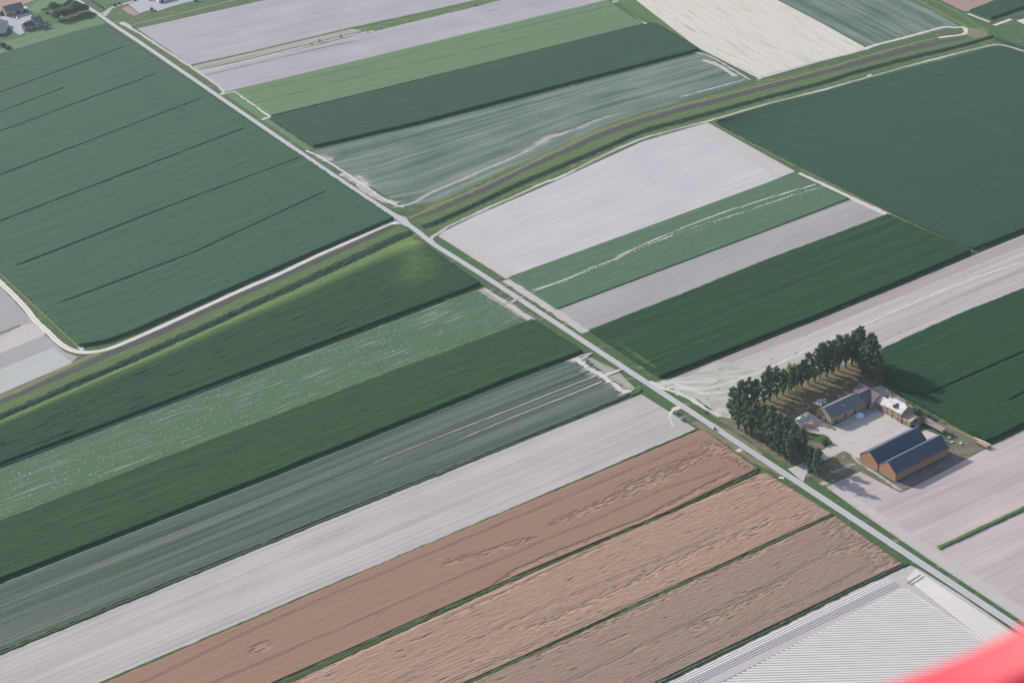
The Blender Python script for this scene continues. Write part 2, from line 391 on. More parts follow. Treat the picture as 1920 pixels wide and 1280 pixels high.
def track_mat():
    b = NB('farm_track_mat'); tc = b.n('ShaderNodeTexCoord'); uv = tc.outputs['UV']
    sp = b.n('ShaderNodeSeparateXYZ'); b.l(uv, sp.inputs[0])
    e = b.math('ABSOLUTE', b.math('SUBTRACT', sp.outputs[1], .5))
    wob = b.math('MULTIPLY', b.math('SUBTRACT', b.noise(uv, 5, .4, 3, 5.0), .5), .14)
    g = b.math('SUBTRACT', 1.0, b.thr(b.math('ADD', e, wob), .04, .12))
    base = b.mix(b.thr(b.noise(uv, 12, .3, 3, 1.0), .35, .65), (.56, .52, .47), (.66, .62, .57))
    base = b.mix(b.math('MULTIPLY', g, .75), base, (.32, .31, .24))
    b.l(base, b.b.inputs['Base Color']); b.b.inputs['Roughness'].default_value = .95
    return b.m
M_track = track_mat()

# ------------------------------------------------------------------ ground
def ground():
    s = 7000; me = bpy.data.meshes.new('ground')
    n = 8; co = []; 
    for j in range(n+1):
        for i in range(n+1): co.append((-s+2*s*i/n, -s+1200+2*s*j/n, 0))
    q = [(j*(n+1)+i, j*(n+1)+i+1, (j+1)*(n+1)+i+1, (j+1)*(n+1)+i) for j in range(n) for i in range(n)]
    co = np.array(co, float)
    me = npmesh('ground', co, np.array(q), co[:, :2].copy(), None)
    props(link('ground', me, M_grass), 'green grassy verge and farmland ground under all fields', 'ground', None, 'structure')
ground()

# ------------------------------------------------------------------ crop surfaces
def lanes(pls, wd=1.3, depth=2.2, end=None):
    W_ = [PW(p) for p in pls]
    def f(X, Y, u, v):
        z = np.zeros(X.shape)
        for p in W_: z = np.minimum(z, -depth*np.clip(1-(pdist(X, Y, p)-wd*.22)/.65, 0, 1))
        return z
    return f
def maize_z(seed=0, amp=.55, extra=None):
    def f(X, Y, u, v):
        z = (fbm(u/5.0, v/1.9, seed)-.5)*amp+(vnoise(u/60, v/8.0, seed+5)-.5)*amp*.7
        z = z+(np.random.RandomState(seed).rand(*X.shape)-.5)*.25
        if extra is not None: z = z+extra(X, Y, u, v)
        return z
    return f

# big maize field left of the road
LN = [[(-330, 350), (0, 177), (232, 92)], [(-330, 395), (0, 250), (290, 143)], [(-330, 470), (0, 332), (375, 189)],
      [(-300, 530), (0, 419), (458, 244)], [(37, 500), (300, 397), (560, 300)], [(113, 572), (360, 479), (610, 363)],
      [(-330, 215), (0, 106), (22, 98)], [(-200, 300), (0, 214), (120, 168)]]
hz = LN
def f19_extra(X, Y, u, v):
    z = lanes(LN, 1.5, 2.0)(X, Y, u, v)
    e = P(200, 47); g_ = P(742, 411)                 # headland dents beside the road
    d = pdist(X, Y, np.array([e, g_]))
    n = fbm(u/9, v/2.2, 44)
    z = z-np.where((d > 38) & (d < 62) & (n > .70), .4, 0)
    return z
def f19_mask(X, Y, u, v): return np.clip((fbm(u/14, v/7, 77)-.64)*3, 0, .3)*(pdist(X, Y, PW([(742, 411), (150, 653)])) < 160)
field('maize_field', [(-330, 204), (0, 105), (34, 95), (137, 63), (198, 47)], [(150, 650), (200, 641), (250, 623), (400, 557), (600, 469), (738, 411)], M_maizeL,
      h=2.3, du=3.5, dv=1.0, zfun=maize_z(1, .5, f19_extra), label='largest dark green maize field, left of the road, cut by dark narrow lanes', kind='stuff', jit=.5)
def f20_mask(X, Y, u, v):
    t = np.clip((22-v)/14, 0, 1)*.8
    k = np.exp(-(pdist(X, Y, PW([(765, 465), (790, 500), (775, 520)]))/16)**2)
    return np.clip(t*.62+k*.35*(fbm(u/8, v/5, 12)+.2), 0, 1)*(.7+.6*fbm(u/5, v/1.5, 13))
def f20_z(X, Y, u, v):
    n = fbm(u/16, v/2.0, 21)
    return -np.clip((n-.70)*6, 0, .5)*(v > 25)-np.clip((10-v)/10, 0, 1)*1.2
field('maize_field', [(-40, 808), (0, 791), (150, 726), (300, 661), (400, 615), (550, 549), (670, 493), (745, 460), (784, 452)], [(-40, 888), (0, 872), (451, 703), (900, 534)], M_maize,
      h=2.5, du=2.5, dv=1.0, zfun=maize_z(2, .6, f20_z), mfun=f20_mask, label='maize field with a yellow green upper edge just below the reed ditch', kind='stuff', jit=.4)
field('maize_field', [(-40, 996), (0, 980), (480, 797), (750, 694), (890, 643), (998, 602)], [(-40, 1104), (0, 1089), (480, 902), (960, 710), (1093, 661)], M_maize,
      h=2.4, du=2.5, dv=1.0, zfun=maize_z(3, .55), mfun=lambda X, Y, u, v: fbm(u/14, v/4, 8)*.10, label='dark green maize strip between the white flecked beet strip and the grey green soy strip', kind='stuff', jit=.4)
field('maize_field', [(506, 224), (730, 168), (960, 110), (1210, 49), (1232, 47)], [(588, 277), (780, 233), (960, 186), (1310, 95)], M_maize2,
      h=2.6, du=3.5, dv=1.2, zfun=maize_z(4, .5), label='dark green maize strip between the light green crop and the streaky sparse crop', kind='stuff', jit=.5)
field('maize_field', [(1343, 231), (1440, 201), (1540, 177), (1600, 159), (1700, 133), (1800, 108), (1858, 91), (1885, 91), (1925, 106), (2010, 136)],
      [(1349, 236), (1500, 312), (1665, 396), (1826, 470), (1925, 431), (2010, 398)], M_maize2, h=2.4, du=3.5, dv=2.0, zfun=maize_z(5, .5),
      mfun=lambda X, Y, u, v: np.clip(1-pdist(X, Y, PW([(1640, 150), (1760, 195), (1925, 275)]))/7, 0, 1)*.14, label='broad dark green maize field in the upper right corner below the ditch', kind='stuff', jit=.5)
def f15_z(X, Y, u, v): return (fbm(u/150, v/7, 31)-.5)*.9
field('maize_field', [(1106, 622), (1260, 562), (1440, 490), (1664, 405)], [(1238, 710), (1525, 597), (1700, 525), (1820, 474)], M_maize,
      h=2.5, du=2.5, dv=1.2, zfun=maize_z(6, .6, f15_z), mfun=lambda X, Y, u, v: np.clip(1-pdist(X, Y, PW([(1165, 650), (1228, 694)]))/1.3, 0, 1)*.45, label='dark green maize strip above the pale track leading away from the tree rows', kind='stuff', jit=.4)
field('maize_field', [(1650, 660), (1700, 636), (1790, 596), (1920, 544), (2010, 508)], [(1660, 717), (1700, 738), (1738, 742), (1920, 662), (2010, 624)], M_maize,
      h=2.5, du=2.5, dv=1.3, zfun=maize_z(7, .5), label='maize field directly behind the farmhouse, above the dark lane', kind='stuff', jit=.4)
field('maize_field', [(1688, 742), (1740, 745), (1920, 666), (2010, 628)], [(1850, 830), (1870, 822), (1920, 797), (2010, 756)], M_maize,
      h=2.5, du=2.5, dv=1.3, zfun=maize_z(8, .5, lanes([[(1893, 754), (1960, 722)]], 1.4)), label='maize field to the right of the farm yard, below the dark lane', kind='stuff', jit=.4)
field('maize_field', [(1818, 22), (1870, 2), (1990, -50)], [(1858, 37), (1920, 15), (1990, -10)], M_maize2, h=2.4, du=4, dv=2, zfun=maize_z(9, .5), label='small maize field at the top right corner beside brown stubble', kind='stuff')

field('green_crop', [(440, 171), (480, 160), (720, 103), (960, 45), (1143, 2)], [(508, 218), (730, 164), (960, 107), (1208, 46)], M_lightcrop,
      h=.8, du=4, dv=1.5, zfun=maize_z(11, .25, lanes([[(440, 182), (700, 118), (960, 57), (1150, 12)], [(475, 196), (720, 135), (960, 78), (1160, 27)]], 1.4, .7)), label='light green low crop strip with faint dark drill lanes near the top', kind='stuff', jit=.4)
sheet('green_margin', [(1148, -4), (1184, -6), (1312, 93), (1300, 96), (1236, 46), (1222, 44)], M_bright, z=.035, label='narrow green margin beside the pale stubble field', cat='margin')
sheet('green_margin', [(424, 178), (440, 173), (500, 219), (507, 226), (586, 280), (574, 281)], M_lightcrop, z=.034, label='green grass wedge between the road and the light green crop', cat='margin')

E6a = [(584, 284), (780, 237), (961, 191), (1140, 145), (1318, 99)]
E6b = [(760, 388), (822, 377), (882, 348), (945, 318), (995, 299), (1055, 271), (1130, 237), (1205, 211), (1280, 191), (1340, 175), (1402, 152)]
field('sparse_crop', E6a, E6b, M_stripe, du=8, dv=6, z0=.03, label='streaky grey green sparse crop between dark maize and the ditch')
field('beet_field', [(-40, 894), (0, 879), (451, 710), (903, 541)], [(-40, 992), (0, 977), (480, 795), (750, 692), (890, 641), (992, 602)], M_beet, h=.25, du=3, dv=1.0,
      zfun=lambda X, Y, u, v: np.sin(v*2*math.pi/3.2)*.12, label='beet strip flecked with white stones between two maize strips', jit=.3)
field('beet_field', [(957, 522), (1200, 433), (1440, 345), (1493, 325)], [(1042, 580), (1240, 506), (1440, 431), (1592, 372)], M_beet2, h=.25, du=3, dv=1.0,
      zfun=lambda X, Y, u, v: np.sin(v*2*math.pi/3.6)*.12, label='green beet strip with a broken white line down its middle', jit=.3)
field('soy_field', [(-40, 1112), (0, 1096), (480, 908), (960, 716), (1092, 667)], [(-40, 1239), (0, 1223), (605, 973), (960, 831), (1183, 741)], M_soy, h=.5, du=4, dv=1.5,
      zfun=maize_z(12, .15), label='grey green streaky soy strip above the pale harrowed strip', kind='stuff', jit=.3)
field('pale_field', [(824, 441), (832, 434), (861, 420), (892, 404.5), (980, 367), (1055, 334), (1130, 299.5), (1205, 265.5), (1280, 243.5), (1327, 230)],
      [(949, 522), (960, 517), (1200, 430), (1440, 342), (1491, 321.5)], M_lav, du=8, dv=5, z0=.03, label='large pale grey seedbed right of the crossroads with fine drill rows')
sheet('headland', [(822, 443), (832, 436), (850, 443), (962, 509), (962, 516), (949, 523)], M_chalk_d, z=.05, rowdir=((822, 443), (949, 523)), jit=.3, label='smooth pale headland of the large seedbed beside the road', cat='headland')
sheet('headland', [(1305, 236), (1327, 230), (1491, 321.5), (1458, 334)], M_chalk_d, z=.05, rowdir=((1327, 230), (1491, 321)), jit=.3, label='smooth pale headland at the far end of the large seedbed', cat='headland')
field('grey_field', [(1044, 582), (1240, 508), (1440, 433), (1598, 374)], [(1100, 619), (1240, 567), (1440, 487), (1662, 402)], M_grey, du=8, dv=5, label='grey ridged seedbed strip between beet and maize right of the road')
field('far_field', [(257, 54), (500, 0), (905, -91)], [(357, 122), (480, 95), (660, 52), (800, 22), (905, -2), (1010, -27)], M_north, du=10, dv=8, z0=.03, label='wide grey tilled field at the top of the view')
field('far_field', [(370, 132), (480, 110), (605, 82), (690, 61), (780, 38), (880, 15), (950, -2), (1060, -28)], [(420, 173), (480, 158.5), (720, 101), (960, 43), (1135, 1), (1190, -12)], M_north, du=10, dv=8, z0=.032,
      label='grey tilled strip just above the light green crop')
field('pale_field', [(-40, 1244), (0, 1228), (605, 979), (960, 836), (1203, 739)], [(-40, 1376), (187, 1280), (749, 1042), (1307, 805)], M_s24, du=8, dv=5, label='pale harrowed strip between soy and brown wheat')
field('stubble_field', [(1150, -20), (1178, 0), (1313, 92), (1424, 148)], [(1432, -14), (1456, 0), (1541, 44), (1626, 91)], M_beige, du=8, dv=5, label='cream coloured stubble field at the top right of the view')
field('sparse_crop', [(1440, -10), (1458, 0), (1543, 44), (1632, 90)], [(1690, -8), (1720, 8), (1765, 30), (1798, 50)], M_stripe, du=8, dv=5, z0=.028, label='streaky green crop beyond the cream stubble at the top right')
sheet('brown_field', [(1755, -4), (1804, 20), (1812, 22), (1868, -1), (1880, -10), (1740, -12)], M_brownfar, z=.03, rowdir=((1740, 0), (1800, 20)), label='small reddish brown field at the top right edge', cat='field')
sheet('pale_field', [(1906, 39), (1925, 34), (2000, 8), (2000, 70), (1925, 48)], M_chalk, z=.04, label='white patch of field at the far right edge', cat='field')

# fields right of and below the farm
sheet('trackside_field', [(1243, 716), (1525, 603), (1700, 531), (1823, 480), (1925, 438), (2010, 402), (2010, 505), (1925, 541), (1790, 596), (1700, 635), (1650, 657), (1600, 676), (1500, 711), (1428, 745), (1345, 702), (1290, 722)], M_s16, z=.026,
      rowdir=((1240, 718), (1820, 481)), label='pale brown field with a white track, running behind the tree rows', cat='field')
sheet('field_entrance', [(1218, 717), (1232, 716), (1247, 711), (1290, 706), (1345, 676), (1430, 690), (1450, 742), (1402, 753), (1378, 786), (1350, 781), (1318, 763), (1284, 741.5), (1266, 740), (1271, 736), (1262, 727), (1247, 724), (1247, 732)], M_mixchalk, z=.040,
      rowdir=((1240, 720), (1440, 700)), jit=.6, label='white chalky field entrance left of the tree rows', cat='field entrance')
field('brown_band', [(1262, 709), (1400, 654), (1525, 604), (1700, 532), (1823, 482), (1925, 440), (2010, 404)], [(1300, 708), (1400, 668), (1525, 621), (1700, 551), (1830, 498), (1925, 460), (2010, 424)], fmat('brown_band_mat', (.34, .29, .285), (.42, .37, .36), [(n_, 120, 5, .6), (n_, 30, 2, .4), (n_, 2, 1.5, .2)]), du=8, dv=3, z0=.034, label='browner band of bare soil just below the dark maize edge', cat='field')
F18 = [(1549, 912.6), (1613, 884), (1688, 923), (1704, 917), (1800, 867), (1852, 839), (1925, 803), (2010, 762), (2010, 1232), (1915, 1163), (1820, 1100), (1740, 1047), (1615, 961)]
sheet('bare_field', F18, M_s18, z=.026, rowdir=((1757, 1027), (1920, 952)), label='pale bare field below the two wooden barns', cat='field')
ribbon('field_margin', [([(1566, 915), (1632, 958), (1762, 1046), (1935, 1160)], (7, 10))], M_chalk_d, z=.045, jit=1.2, label='lighter strip of bare soil along the road side of the field below the barns', cat='margin')
field('grass_strip', [(1757, 1025), (1905, 957), (2010, 905)], [(1762, 1030), (1905, 964), (2010, 913)], M_bright, h=.7, du=3, dv=1, zfun=maize_z(15, .4), label='narrow green strip across the pale field below the barns', cat='margin', kind='stuff', jit=.5)

# wheat
def wheat_z(seed, patches, pamp=.0, lodg=0.0, tracks=(), dep=.55):
    pp = [(PW(p), w_, t_) for p, w_, t_ in patches]; tt = [smooth(PW(t)) for t in tracks]
    def mk(X, Y, u, v):
        m = np.zeros(X.shape)
        n = fbm(u/3.2, v/1.5, seed)
        for p, w_, t_ in pp:
            d = pdist(X, Y, p)
            m = np.maximum(m, ((d < w_) & (n+(1-d/w_)*.25 > t_)).astype(float))
        if lodg: m = np.maximum(m, (fbm(u/9-v/14, v/3.0+u/50, seed+3) > lodg)*1.0)
        return m
    def z(X, Y, u, v):
        zz = -mk(X, Y, u, v)*dep+(fbm(u/4, v/2, seed+9)-.5)*(.15+pamp)
        for t in tt:
            d = pdist(X, Y, t); zz = np.where(np.abs(d-.9) < .36, np.minimum(zz, -.24), zz)
        return zz
    return z, mk
T25 = [[(160, 1322), (280, 1276), (480, 1180), (700, 1084), (880, 1009), (1100, 918), (1290, 838), (1310, 831), (1328, 833), (1352, 857), (1362, 872), (1350, 884), (1250, 918), (1120, 975), (960, 1041), (760, 1128), (600, 1197), (400, 1282)],
       [(1296, 818), (1312, 833), (1340, 851), (1370, 868), (1386, 886), (1384, 896), (1374, 901)]]
W25 = [([(840, 1055), (900, 1040), (1000, 1010)], 3.5, .60), ([(1040, 982), (1100, 958), (1160, 930), (1230, 905), (1290, 870), (1330, 852)], 4.5, .60),
       ([(620, 1266), (760, 1200), (860, 1150), (965, 1073), (1040, 1040), (1120, 1008), (1200, 978), (1300, 925), (1370, 890)], 2.4, .46),
       ([(1330, 838), (1360, 850), (1390, 862), (1412, 876)], 7, .60), ([(480, 1218), (500, 1210)], 4, .5), ([(1180, 915), (1250, 885), (1310, 858)], 8, .66), ([(1170, 930), (1260, 892)], 4, .48)]
z_, m_ = wheat_z(31, W25, tracks=T25, dep=.38)
field('wheat_field', [(60, 1340), (190, 1284), (749, 1045), (1309, 809), (1322, 808)], [(400, 1330), (514, 1279), (960, 1083), (1260, 956), (1421, 879)], M_wheat, h=.9, du=1.4, dv=.7, zfun=z_, mfun=m_,
      label='reddish brown ripe wheat strip next to the pale harrowed strip', kind='stuff', jit=.25)
T26 = [[(700, 1300), (960, 1166), (1200, 1066), (1290, 1028), (1400, 975), (1465, 938), (1478, 939), (1492, 954), (1496, 962)], [(800, 1300), (1000, 1210), (1300, 1085), (1420, 1033), (1500, 990), (1523, 974), (1522, 960)]]
W26 = [([(480, 1320), (640, 1240), (800, 1165), (900, 1120), (960, 1096), (1080, 1035), (1200, 985), (1290, 948), (1400, 908), (1425, 903)], 1.6, .42),
       ([(840, 1160), (960, 1105), (1140, 1020)], 1.8, .58), ([(1425, 898), (1450, 905), (1470, 915)], 6, .58), ([(1000, 1180), (1150, 1110), (1300, 1040), (1440, 985)], 4, .66)]
z_, m_ = wheat_z(32, W26, .26, .77, T26, .32)
field('wheat_field', [(440, 1330), (542, 1283), (960, 1092), (1260, 963), (1424, 890), (1438, 888)], [(780, 1330), (868, 1281), (960, 1240), (1260, 1101), (1440, 1018), (1559, 964)], M_wheat2, h=.9, du=1.4, dv=.7, zfun=z_, mfun=m_,
      label='pinkish ripe wheat strip flattened in wavy patches, middle of the three', kind='stuff', jit=.25)
T27 = [[(1000, 1310), (1200, 1215), (1440, 1098), (1560, 1036), (1590, 1017), (1606, 1014), (1640, 1012)], [(1100, 1320), (1300, 1222), (1440, 1155), (1560, 1100), (1622, 1066), (1634, 1056), (1630, 1040), (1600, 1032), (1592, 1020)]]
W27 = [([(1010, 1230), (1200, 1140), (1360, 1065), (1470, 1010)], 5, .66), ([(1560, 985), (1600, 1000), (1640, 1030), (1670, 1050)], 14, .70), ([(1300, 1180), (1420, 1120), (1480, 1090)], 4, .60), ([(1640, 1073), (1670, 1058)], 1.6, .3), ([(1560, 1040), (1600, 1028)], 4, .55)]
z_, m_ = wheat_z(33, W27, .18, .79, T27, .32)
field('wheat_field', [(800, 1326), (890, 1280), (965, 1246), (1262, 1107), (1440, 1026), (1566, 968)], [(1130, 1330), (1232, 1278), (1440, 1177), (1600, 1100), (1692, 1058)], M_wheat3, h=.9, du=1.4, dv=.7, zfun=z_, mfun=m_,
      label='duller brown wheat strip beside the field of white plastic rows', kind='stuff', jit=.25)
field('grass_strip', [(420, 1323), (516, 1280), (962, 1084), (1262, 957), (1424, 879)], [(438, 1330), (540, 1282), (958, 1091), (1258, 962), (1420, 887)], M_hg, h=.45, du=2.5, dv=.8, zfun=maize_z(16, .9), label='dark green grass strip between the two upper wheat strips', cat='margin', kind='stuff', jit=.7)
field('grass_strip', [(782, 1331), (870, 1281), (962, 1240), (1262, 1101), (1442, 1018), (1562, 964)], [(796, 1331), (884, 1283), (963, 1246), (1263, 1106), (1443, 1023), (1564, 966)], M_hg, h=.4, du=2.5, dv=.8, zfun=maize_z(17, .8), label='thin dark green grass strip between the two lower wheat strips', cat='margin', kind='stuff', jit=.6)
field('grass_strip', [(1130, 1333), (1234, 1279), (1442, 1178), (1600, 1101), (1703, 1055)], [(1136, 1336), (1240, 1282), (1446, 1182), (1603, 1105), (1704, 1057)], M_hg, h=.5, du=2.5, dv=.8, zfun=maize_z(18, .8), label='green grass strip between wheat and the white plastic rows', cat='margin', kind='stuff', jit=.5)
field('grass_strip', [(60, 1335), (186, 1279), (749, 1041), (1306, 804)], [(64, 1339), (190, 1283), (750, 1044), (1308, 806)], M_hg, h=.3, du=2.5, dv=.8, zfun=maize_z(19, .6), label='thin green strip along the upper edge of the wheat', cat='margin', kind='stuff', jit=.5)
field('grass_strip', [(-40, 1237), (0, 1221), (605, 971), (960, 829), (1203, 729)], [(-40, 1243), (0, 1227), (605, 978), (960, 835), (1205, 734)], M_hg, h=.35, du=2.5, dv=.8, zfun=maize_z(20, .8), label='green strip along the lower edge of the soy field', cat='margin', kind='stuff', jit=.5)
for i, (a, b) in enumerate([([(358, 122), (480, 95), (660, 52), (800, 22), (905, -2)], 'thin green line along the lower edge of the wide grey field'), ([(382, 142), (480, 119), (605, 90), (665, 77), (665, 77)], 'thin green line under the far white track'),
                            ([(435, 172), (720, 102), (960, 44), (1135, 2)], 'thin dark green edge above the light green crop')]):
    ribbon('grass_strip', [(a, 2.6)], M_bright, z=.06+.004*i, jit=.7, label=b, cat='margin', smoothed=False)
ribbon('grass_strip', [([(958, 519), (1080, 476), (1200, 432), (1330, 385), (1440, 344), (1492, 323)], 2.6)], M_grass, z=.062, jit=.8, label='dark green line between the large seedbed and the beet strip', cat='margin')
ribbon('grass_strip', [([(595, 137), (655, 124)], 1.6), ([(912, 22), (936, 17)], 1.8), ([(543, 131), (556, 128)], 1.2), ([(374, 128), (440, 113), (480, 104)], 1.2), ([(500, 102), (560, 88)], 1.6)], M_bright, z=.064, jit=.5, label='short green weed lines in the far grey strip', cat='weeds', smoothed=False)
sheet('weedy_strip', [(372, 131), (361, 124), (480, 97), (660, 54), (682, 58), (600, 77), (480, 107)], M_weedy, z=.036, rowdir=((360, 124), (660, 54)), label='pale weedy strip beside the far white track', cat='margin')
sheet('green_strip', [(664, 54), (800, 24), (905, 0), (935, -8), (950, -2), (880, 16), (780, 40), (690, 62)], M_bright, z=.037, rowdir=((660, 54), (905, 0)), jit=1, label='green grass strip behind the row of small blue bins', cat='margin')
M_lawn = fmat('lawn_mat', (.080, .165, .080), (.13, .225, .10), [(n_, 20, 9, .6), (n_, 3, 2, .2)])
# ------------------------------------------------------------------ roads and tracks
M_ltrack = fmat('worn_track_mat', (.30, .28, .22), (.60, .565, .52), [(n_, 60, 6, .8), (n_, 6, .5, .4)])
ROADC = [(60, -58), (144, 0), (183, 26), (220, 52), (270, 85), (440, 201.7), (620, 325), (687, 370), (735, 400.5), (752, 411.5), (768, 423), (785.6, 436), (817, 460.5), (900, 512.5), (1120, 656.5), (1350, 807.7), (1560, 945.7), (1800, 1103.7), (1915, 1180), (2010, 1243)]
ribbon('road', [(ROADC, 5.3)], M_road, z=.12, jit=.12, step=4, label='long straight pale asphalt road crossing the whole view', cat='road')
sheet('road', [(715, 392), (742, 401), (762, 408), (770, 421), (790, 438), (808, 455), (785, 438), (764, 424), (752, 421), (744, 418)], M_conc, z=.108, label='widened asphalt at the crossroads', cat='road', step=3)
TRK = [(764, 423), (754, 417), (739, 417.5), (720, 424), (670, 446.6), (595, 479.4), (520, 515.3), (475, 534), (400, 567.5), (325, 602), (250, 635.5), (203, 654), (172, 660), (150, 660), (128, 653.5), (109, 641), (87.5, 620), (67, 601.5), (50, 580), (25, 553), (0, 529), (-60, 471)]
ribbon('farm_track', [(TRK, 5.0)], M_track, z=.10, jit=.25, label='white two rut farm track running left from the crossroads', cat='track')
sheet('farm_track', [(738, 414), (752, 413), (770, 424), (786, 437), (772, 430), (762, 424), (750, 420), (735, 421)], M_track, z=.104, label='worn track mouth at the crossroads', cat='track', step=3)
ET = [(766, 409), (785, 401), (820, 385.5), (870, 364), (920, 342), (970, 318), (1055, 278), (1130, 244), (1205, 219), (1280, 198), (1340, 183), (1440, 157), (1540, 131), (1600, 113), (1700, 85), (1760, 71), (1800, 66), (1810, 62.5), (1811, 56), (1804, 51), (1790, 52.5), (1770, 51), (1740, 59), (1680, 75), (1634, 87), (1622, 93)]
ribbon('farm_track', [(ET[:17], 4.4)], M_dry, z=.09, jit=.5, label='grassy grey track on the upper side of the dark ditch strip', cat='track')
ribbon('farm_track', [(ET[15:], 5.0), ([(1822, 480), (1826, 477)], 1)], M_chalk, z=.094, jit=.8, label='white chalk track looping at the top right', cat='track')
ribbon('farm_track', [([(1636, 88), (1600, 99), (1540, 114), (1474, 131), (1440, 139.5), (1421, 149)], 4.0)], M_chalk_d, z=.092, jit=.8, label='chalk track along the foot of the cream stubble', cat='track')
LT = [(812, 455), (808, 447), (820, 438), (842, 424), (876, 408), (920, 387.5), (970, 366), (1017, 344), (1055, 330), (1130, 292.5), (1205, 260), (1280, 239.5), (1340, 223.5), (1440, 194.5), (1540, 169.5), (1600, 152.5), (1650, 139), (1700, 125), (1800, 99), (1860, 85), (1880, 85), (1925, 98), (2010, 128)]
ribbon('farm_track', [(LT, 4.0)], M_ltrack, z=.085, jit=.6, label='pale track on the lower side of the reed ditch, right of the road', cat='track')
ribbon('side_road', [([(186, 27), (197, 24), (210, 15), (226, 10), (245, 4), (262, -2)], 6.0), ([(196, 31), (199, 26), (206, 18)], 6.0)], M_conc, z=.10, label='short side road to the farm yard at the top', cat='road')
# far chalk strips beside the road
ribbon('chalk_strip', [([(226, 44), (238, 50), (262, 63), (300, 88), (345, 117), (385, 144), (405, 158), (419, 172), (414, 178)], 4.2)], M_chalk_d, z=.075, jit=.8, label='white chalky strip between the far grey fields and the road', cat='track')
ribbon('chalk_strip', [([(415, 178), (428, 174), (441, 172), (455, 182), (475, 196), (492, 209), (506, 218), (509, 219), (500, 221), (491, 225)], 3.4)], M_chalk, z=.078, jit=1.2, label='white chalk line bordering the light green crop near the road', cat='track')
ribbon('chalk_strip', [([(1159, 3), (1146, 4), (1158, 14), (1172, 23), (1190, 35), (1210, 45), (1222, 41), (1212, 46)], 4.2)], M_chalk, z=.08, jit=1.2, label='white chalk line at the far end of the light green crop', cat='track')
ribbon('chalk_strip', [([(574, 282), (600, 295), (640, 319), (680, 346), (715, 370), (740, 384), (757, 388)], 2.8)], M_chalk, z=.081, jit=.7, label='white chalk line between the road and the streaky crop', cat='track')
ribbon('white_track', [([(372, 137), (420, 125), (480, 110), (540, 95), (605, 79), (660, 66), (700, 58)], 4.5)], M_chalk_d, z=.068, jit=.6, label='far white track between the two grey tilled fields', cat='track')
ribbon('chalk_patch', [([(640, 325), (662, 338), (690, 360), (715, 374), (745, 381)], 6.0), ([(595, 292), (625, 300)], 3), ([(670, 330), (690, 350)], 4)], M_mixchalk, z=.066, jit=2.2, feathers=(((600, 290), (800, 240)), 30, (4, 18), 1.2), label='scattered chalky bare patches in the corner of the streaky crop', cat='bare patch')
ribbon('chalk_strip', [([(748, 386), (768, 383), (785, 375), (807, 362), (845, 346), (876, 333), (915, 315), (951, 301), (980, 287), (1005, 273), (1031, 259), (1055, 252), (1077, 243), (1105, 231), (1130, 222), (1152, 215)], (2.6, 1.2)), ([(1010, 270), (1035, 254), (1060, 248), (1090, 240)], 3.5)], M_chalk_d, z=.083, jit=.7,
       feathers=(((800, 350), (900, 326)), 150, (4, 16), 1.0), label='ragged white chalk streak curving through the sparse crop above the ditch', cat='bare patch')
ribbon('chalk_strip', [([(1274, 182), (1340, 165), (1396, 149)], 2.2), ([(1300, 98), (1330, 105), (1368, 127), (1406, 150)], 2.6), ([(1318, 113), (1345, 122), (1380, 143)], 6)], M_chalk_d, z=.086, jit=.9, label='white chalk lines at the far end of the streaky crop', cat='track')
ribbon('chalk_strip', [([(949, 525), (975, 542), (1010, 565), (1043, 586), (1075, 607), (1098, 623)], 7.5)], M_chalk_d, z=.07, jit=1.2, feathers=(((960, 545), (1100, 494)), 60, (4, 13), 1.0), label='pale bare strip at the road end of the beet and grey fields', cat='track')
ribbon('chalk_strip', [([(1497, 325), (1540, 345), (1600, 373), (1665, 403)], 6.0)], M_chalk, z=.072, jit=.7, label='pale bare strip at the far end of the beet and grey fields', cat='track')
ribbon('chalk_strip', [([(903, 543), (925, 557), (950, 571), (975, 588), (997, 601)], 7.5), ([(956, 568), (968, 561)], 4)], M_chalk_d, z=.30, jit=.8, feathers=(((760, 640), (900, 590)), 46, (4, 12), 1.0), label='pale bare strip at the road end of the stony beet strip', cat='track')
ribbon('broken_white_line', [([(990, 552), (1030, 536), (1080, 516), (1150, 487), (1190, 470), (1260, 442)], 1.3), ([(1060, 525), (1110, 503), (1160, 484)], 1.0), ([(1160, 480), (1250, 440), (1320, 412), (1365, 396), (1440, 372), (1530, 346)], 1.8), ([(1000, 545), (1060, 526)], 1.2),
       ([(1300, 428), (1400, 396), (1500, 362), (1545, 350)], .8)], M_chalk, z=.33, jit=.5, smoothed=False, feathers=(((1200, 470), (1215, 476)), 34, (2, 4), 1.3), label='broken white line of soil gaps along the middle of the beet strip', cat='bare patch')
ribbon('white_line', [([(885, 641), (870, 647), (820, 667)], 1.2), ([(755, 690), (700, 711), (620, 743), (540, 775), (480, 794)], 1.1), ([(0, 874), (200, 801), (451, 706)], 1.0)], M_chalk_d, z=.32, jit=.3, smoothed=False, label='thin white line between the beet strip and the maize', cat='bare patch')
ribbon('wheel_line', [([(1117, 706), (1050, 732), (960, 768), (860, 806), (700, 868)], (1.2, .5)), ([(1130, 716), (1050, 749), (960, 784), (860, 826)], (1.5, .7))], M_chalk_d, z=.80, jit=.3, smoothed=False, label='pale wheel lines running through the soy strip', cat='bare patch')
ribbon('chalk_strip', [([(1078, 672), (1086, 678), (1098, 686), (1110, 694), (1130, 705), (1150, 721), (1172, 736), (1182, 733)], (4.5, 4.0)), ([(1080, 674), (1090, 670), (1100, 667)], 6), ([(1130, 705), (1145, 701), (1158, 696)], 3)], M_chalk, z=.62, jit=1.4, feathers=(((1040, 700), (1120, 668)), 60, (3, 10), 1.3),
       label='ragged white chalk headland at the road end of the soy strip', cat='bare patch')
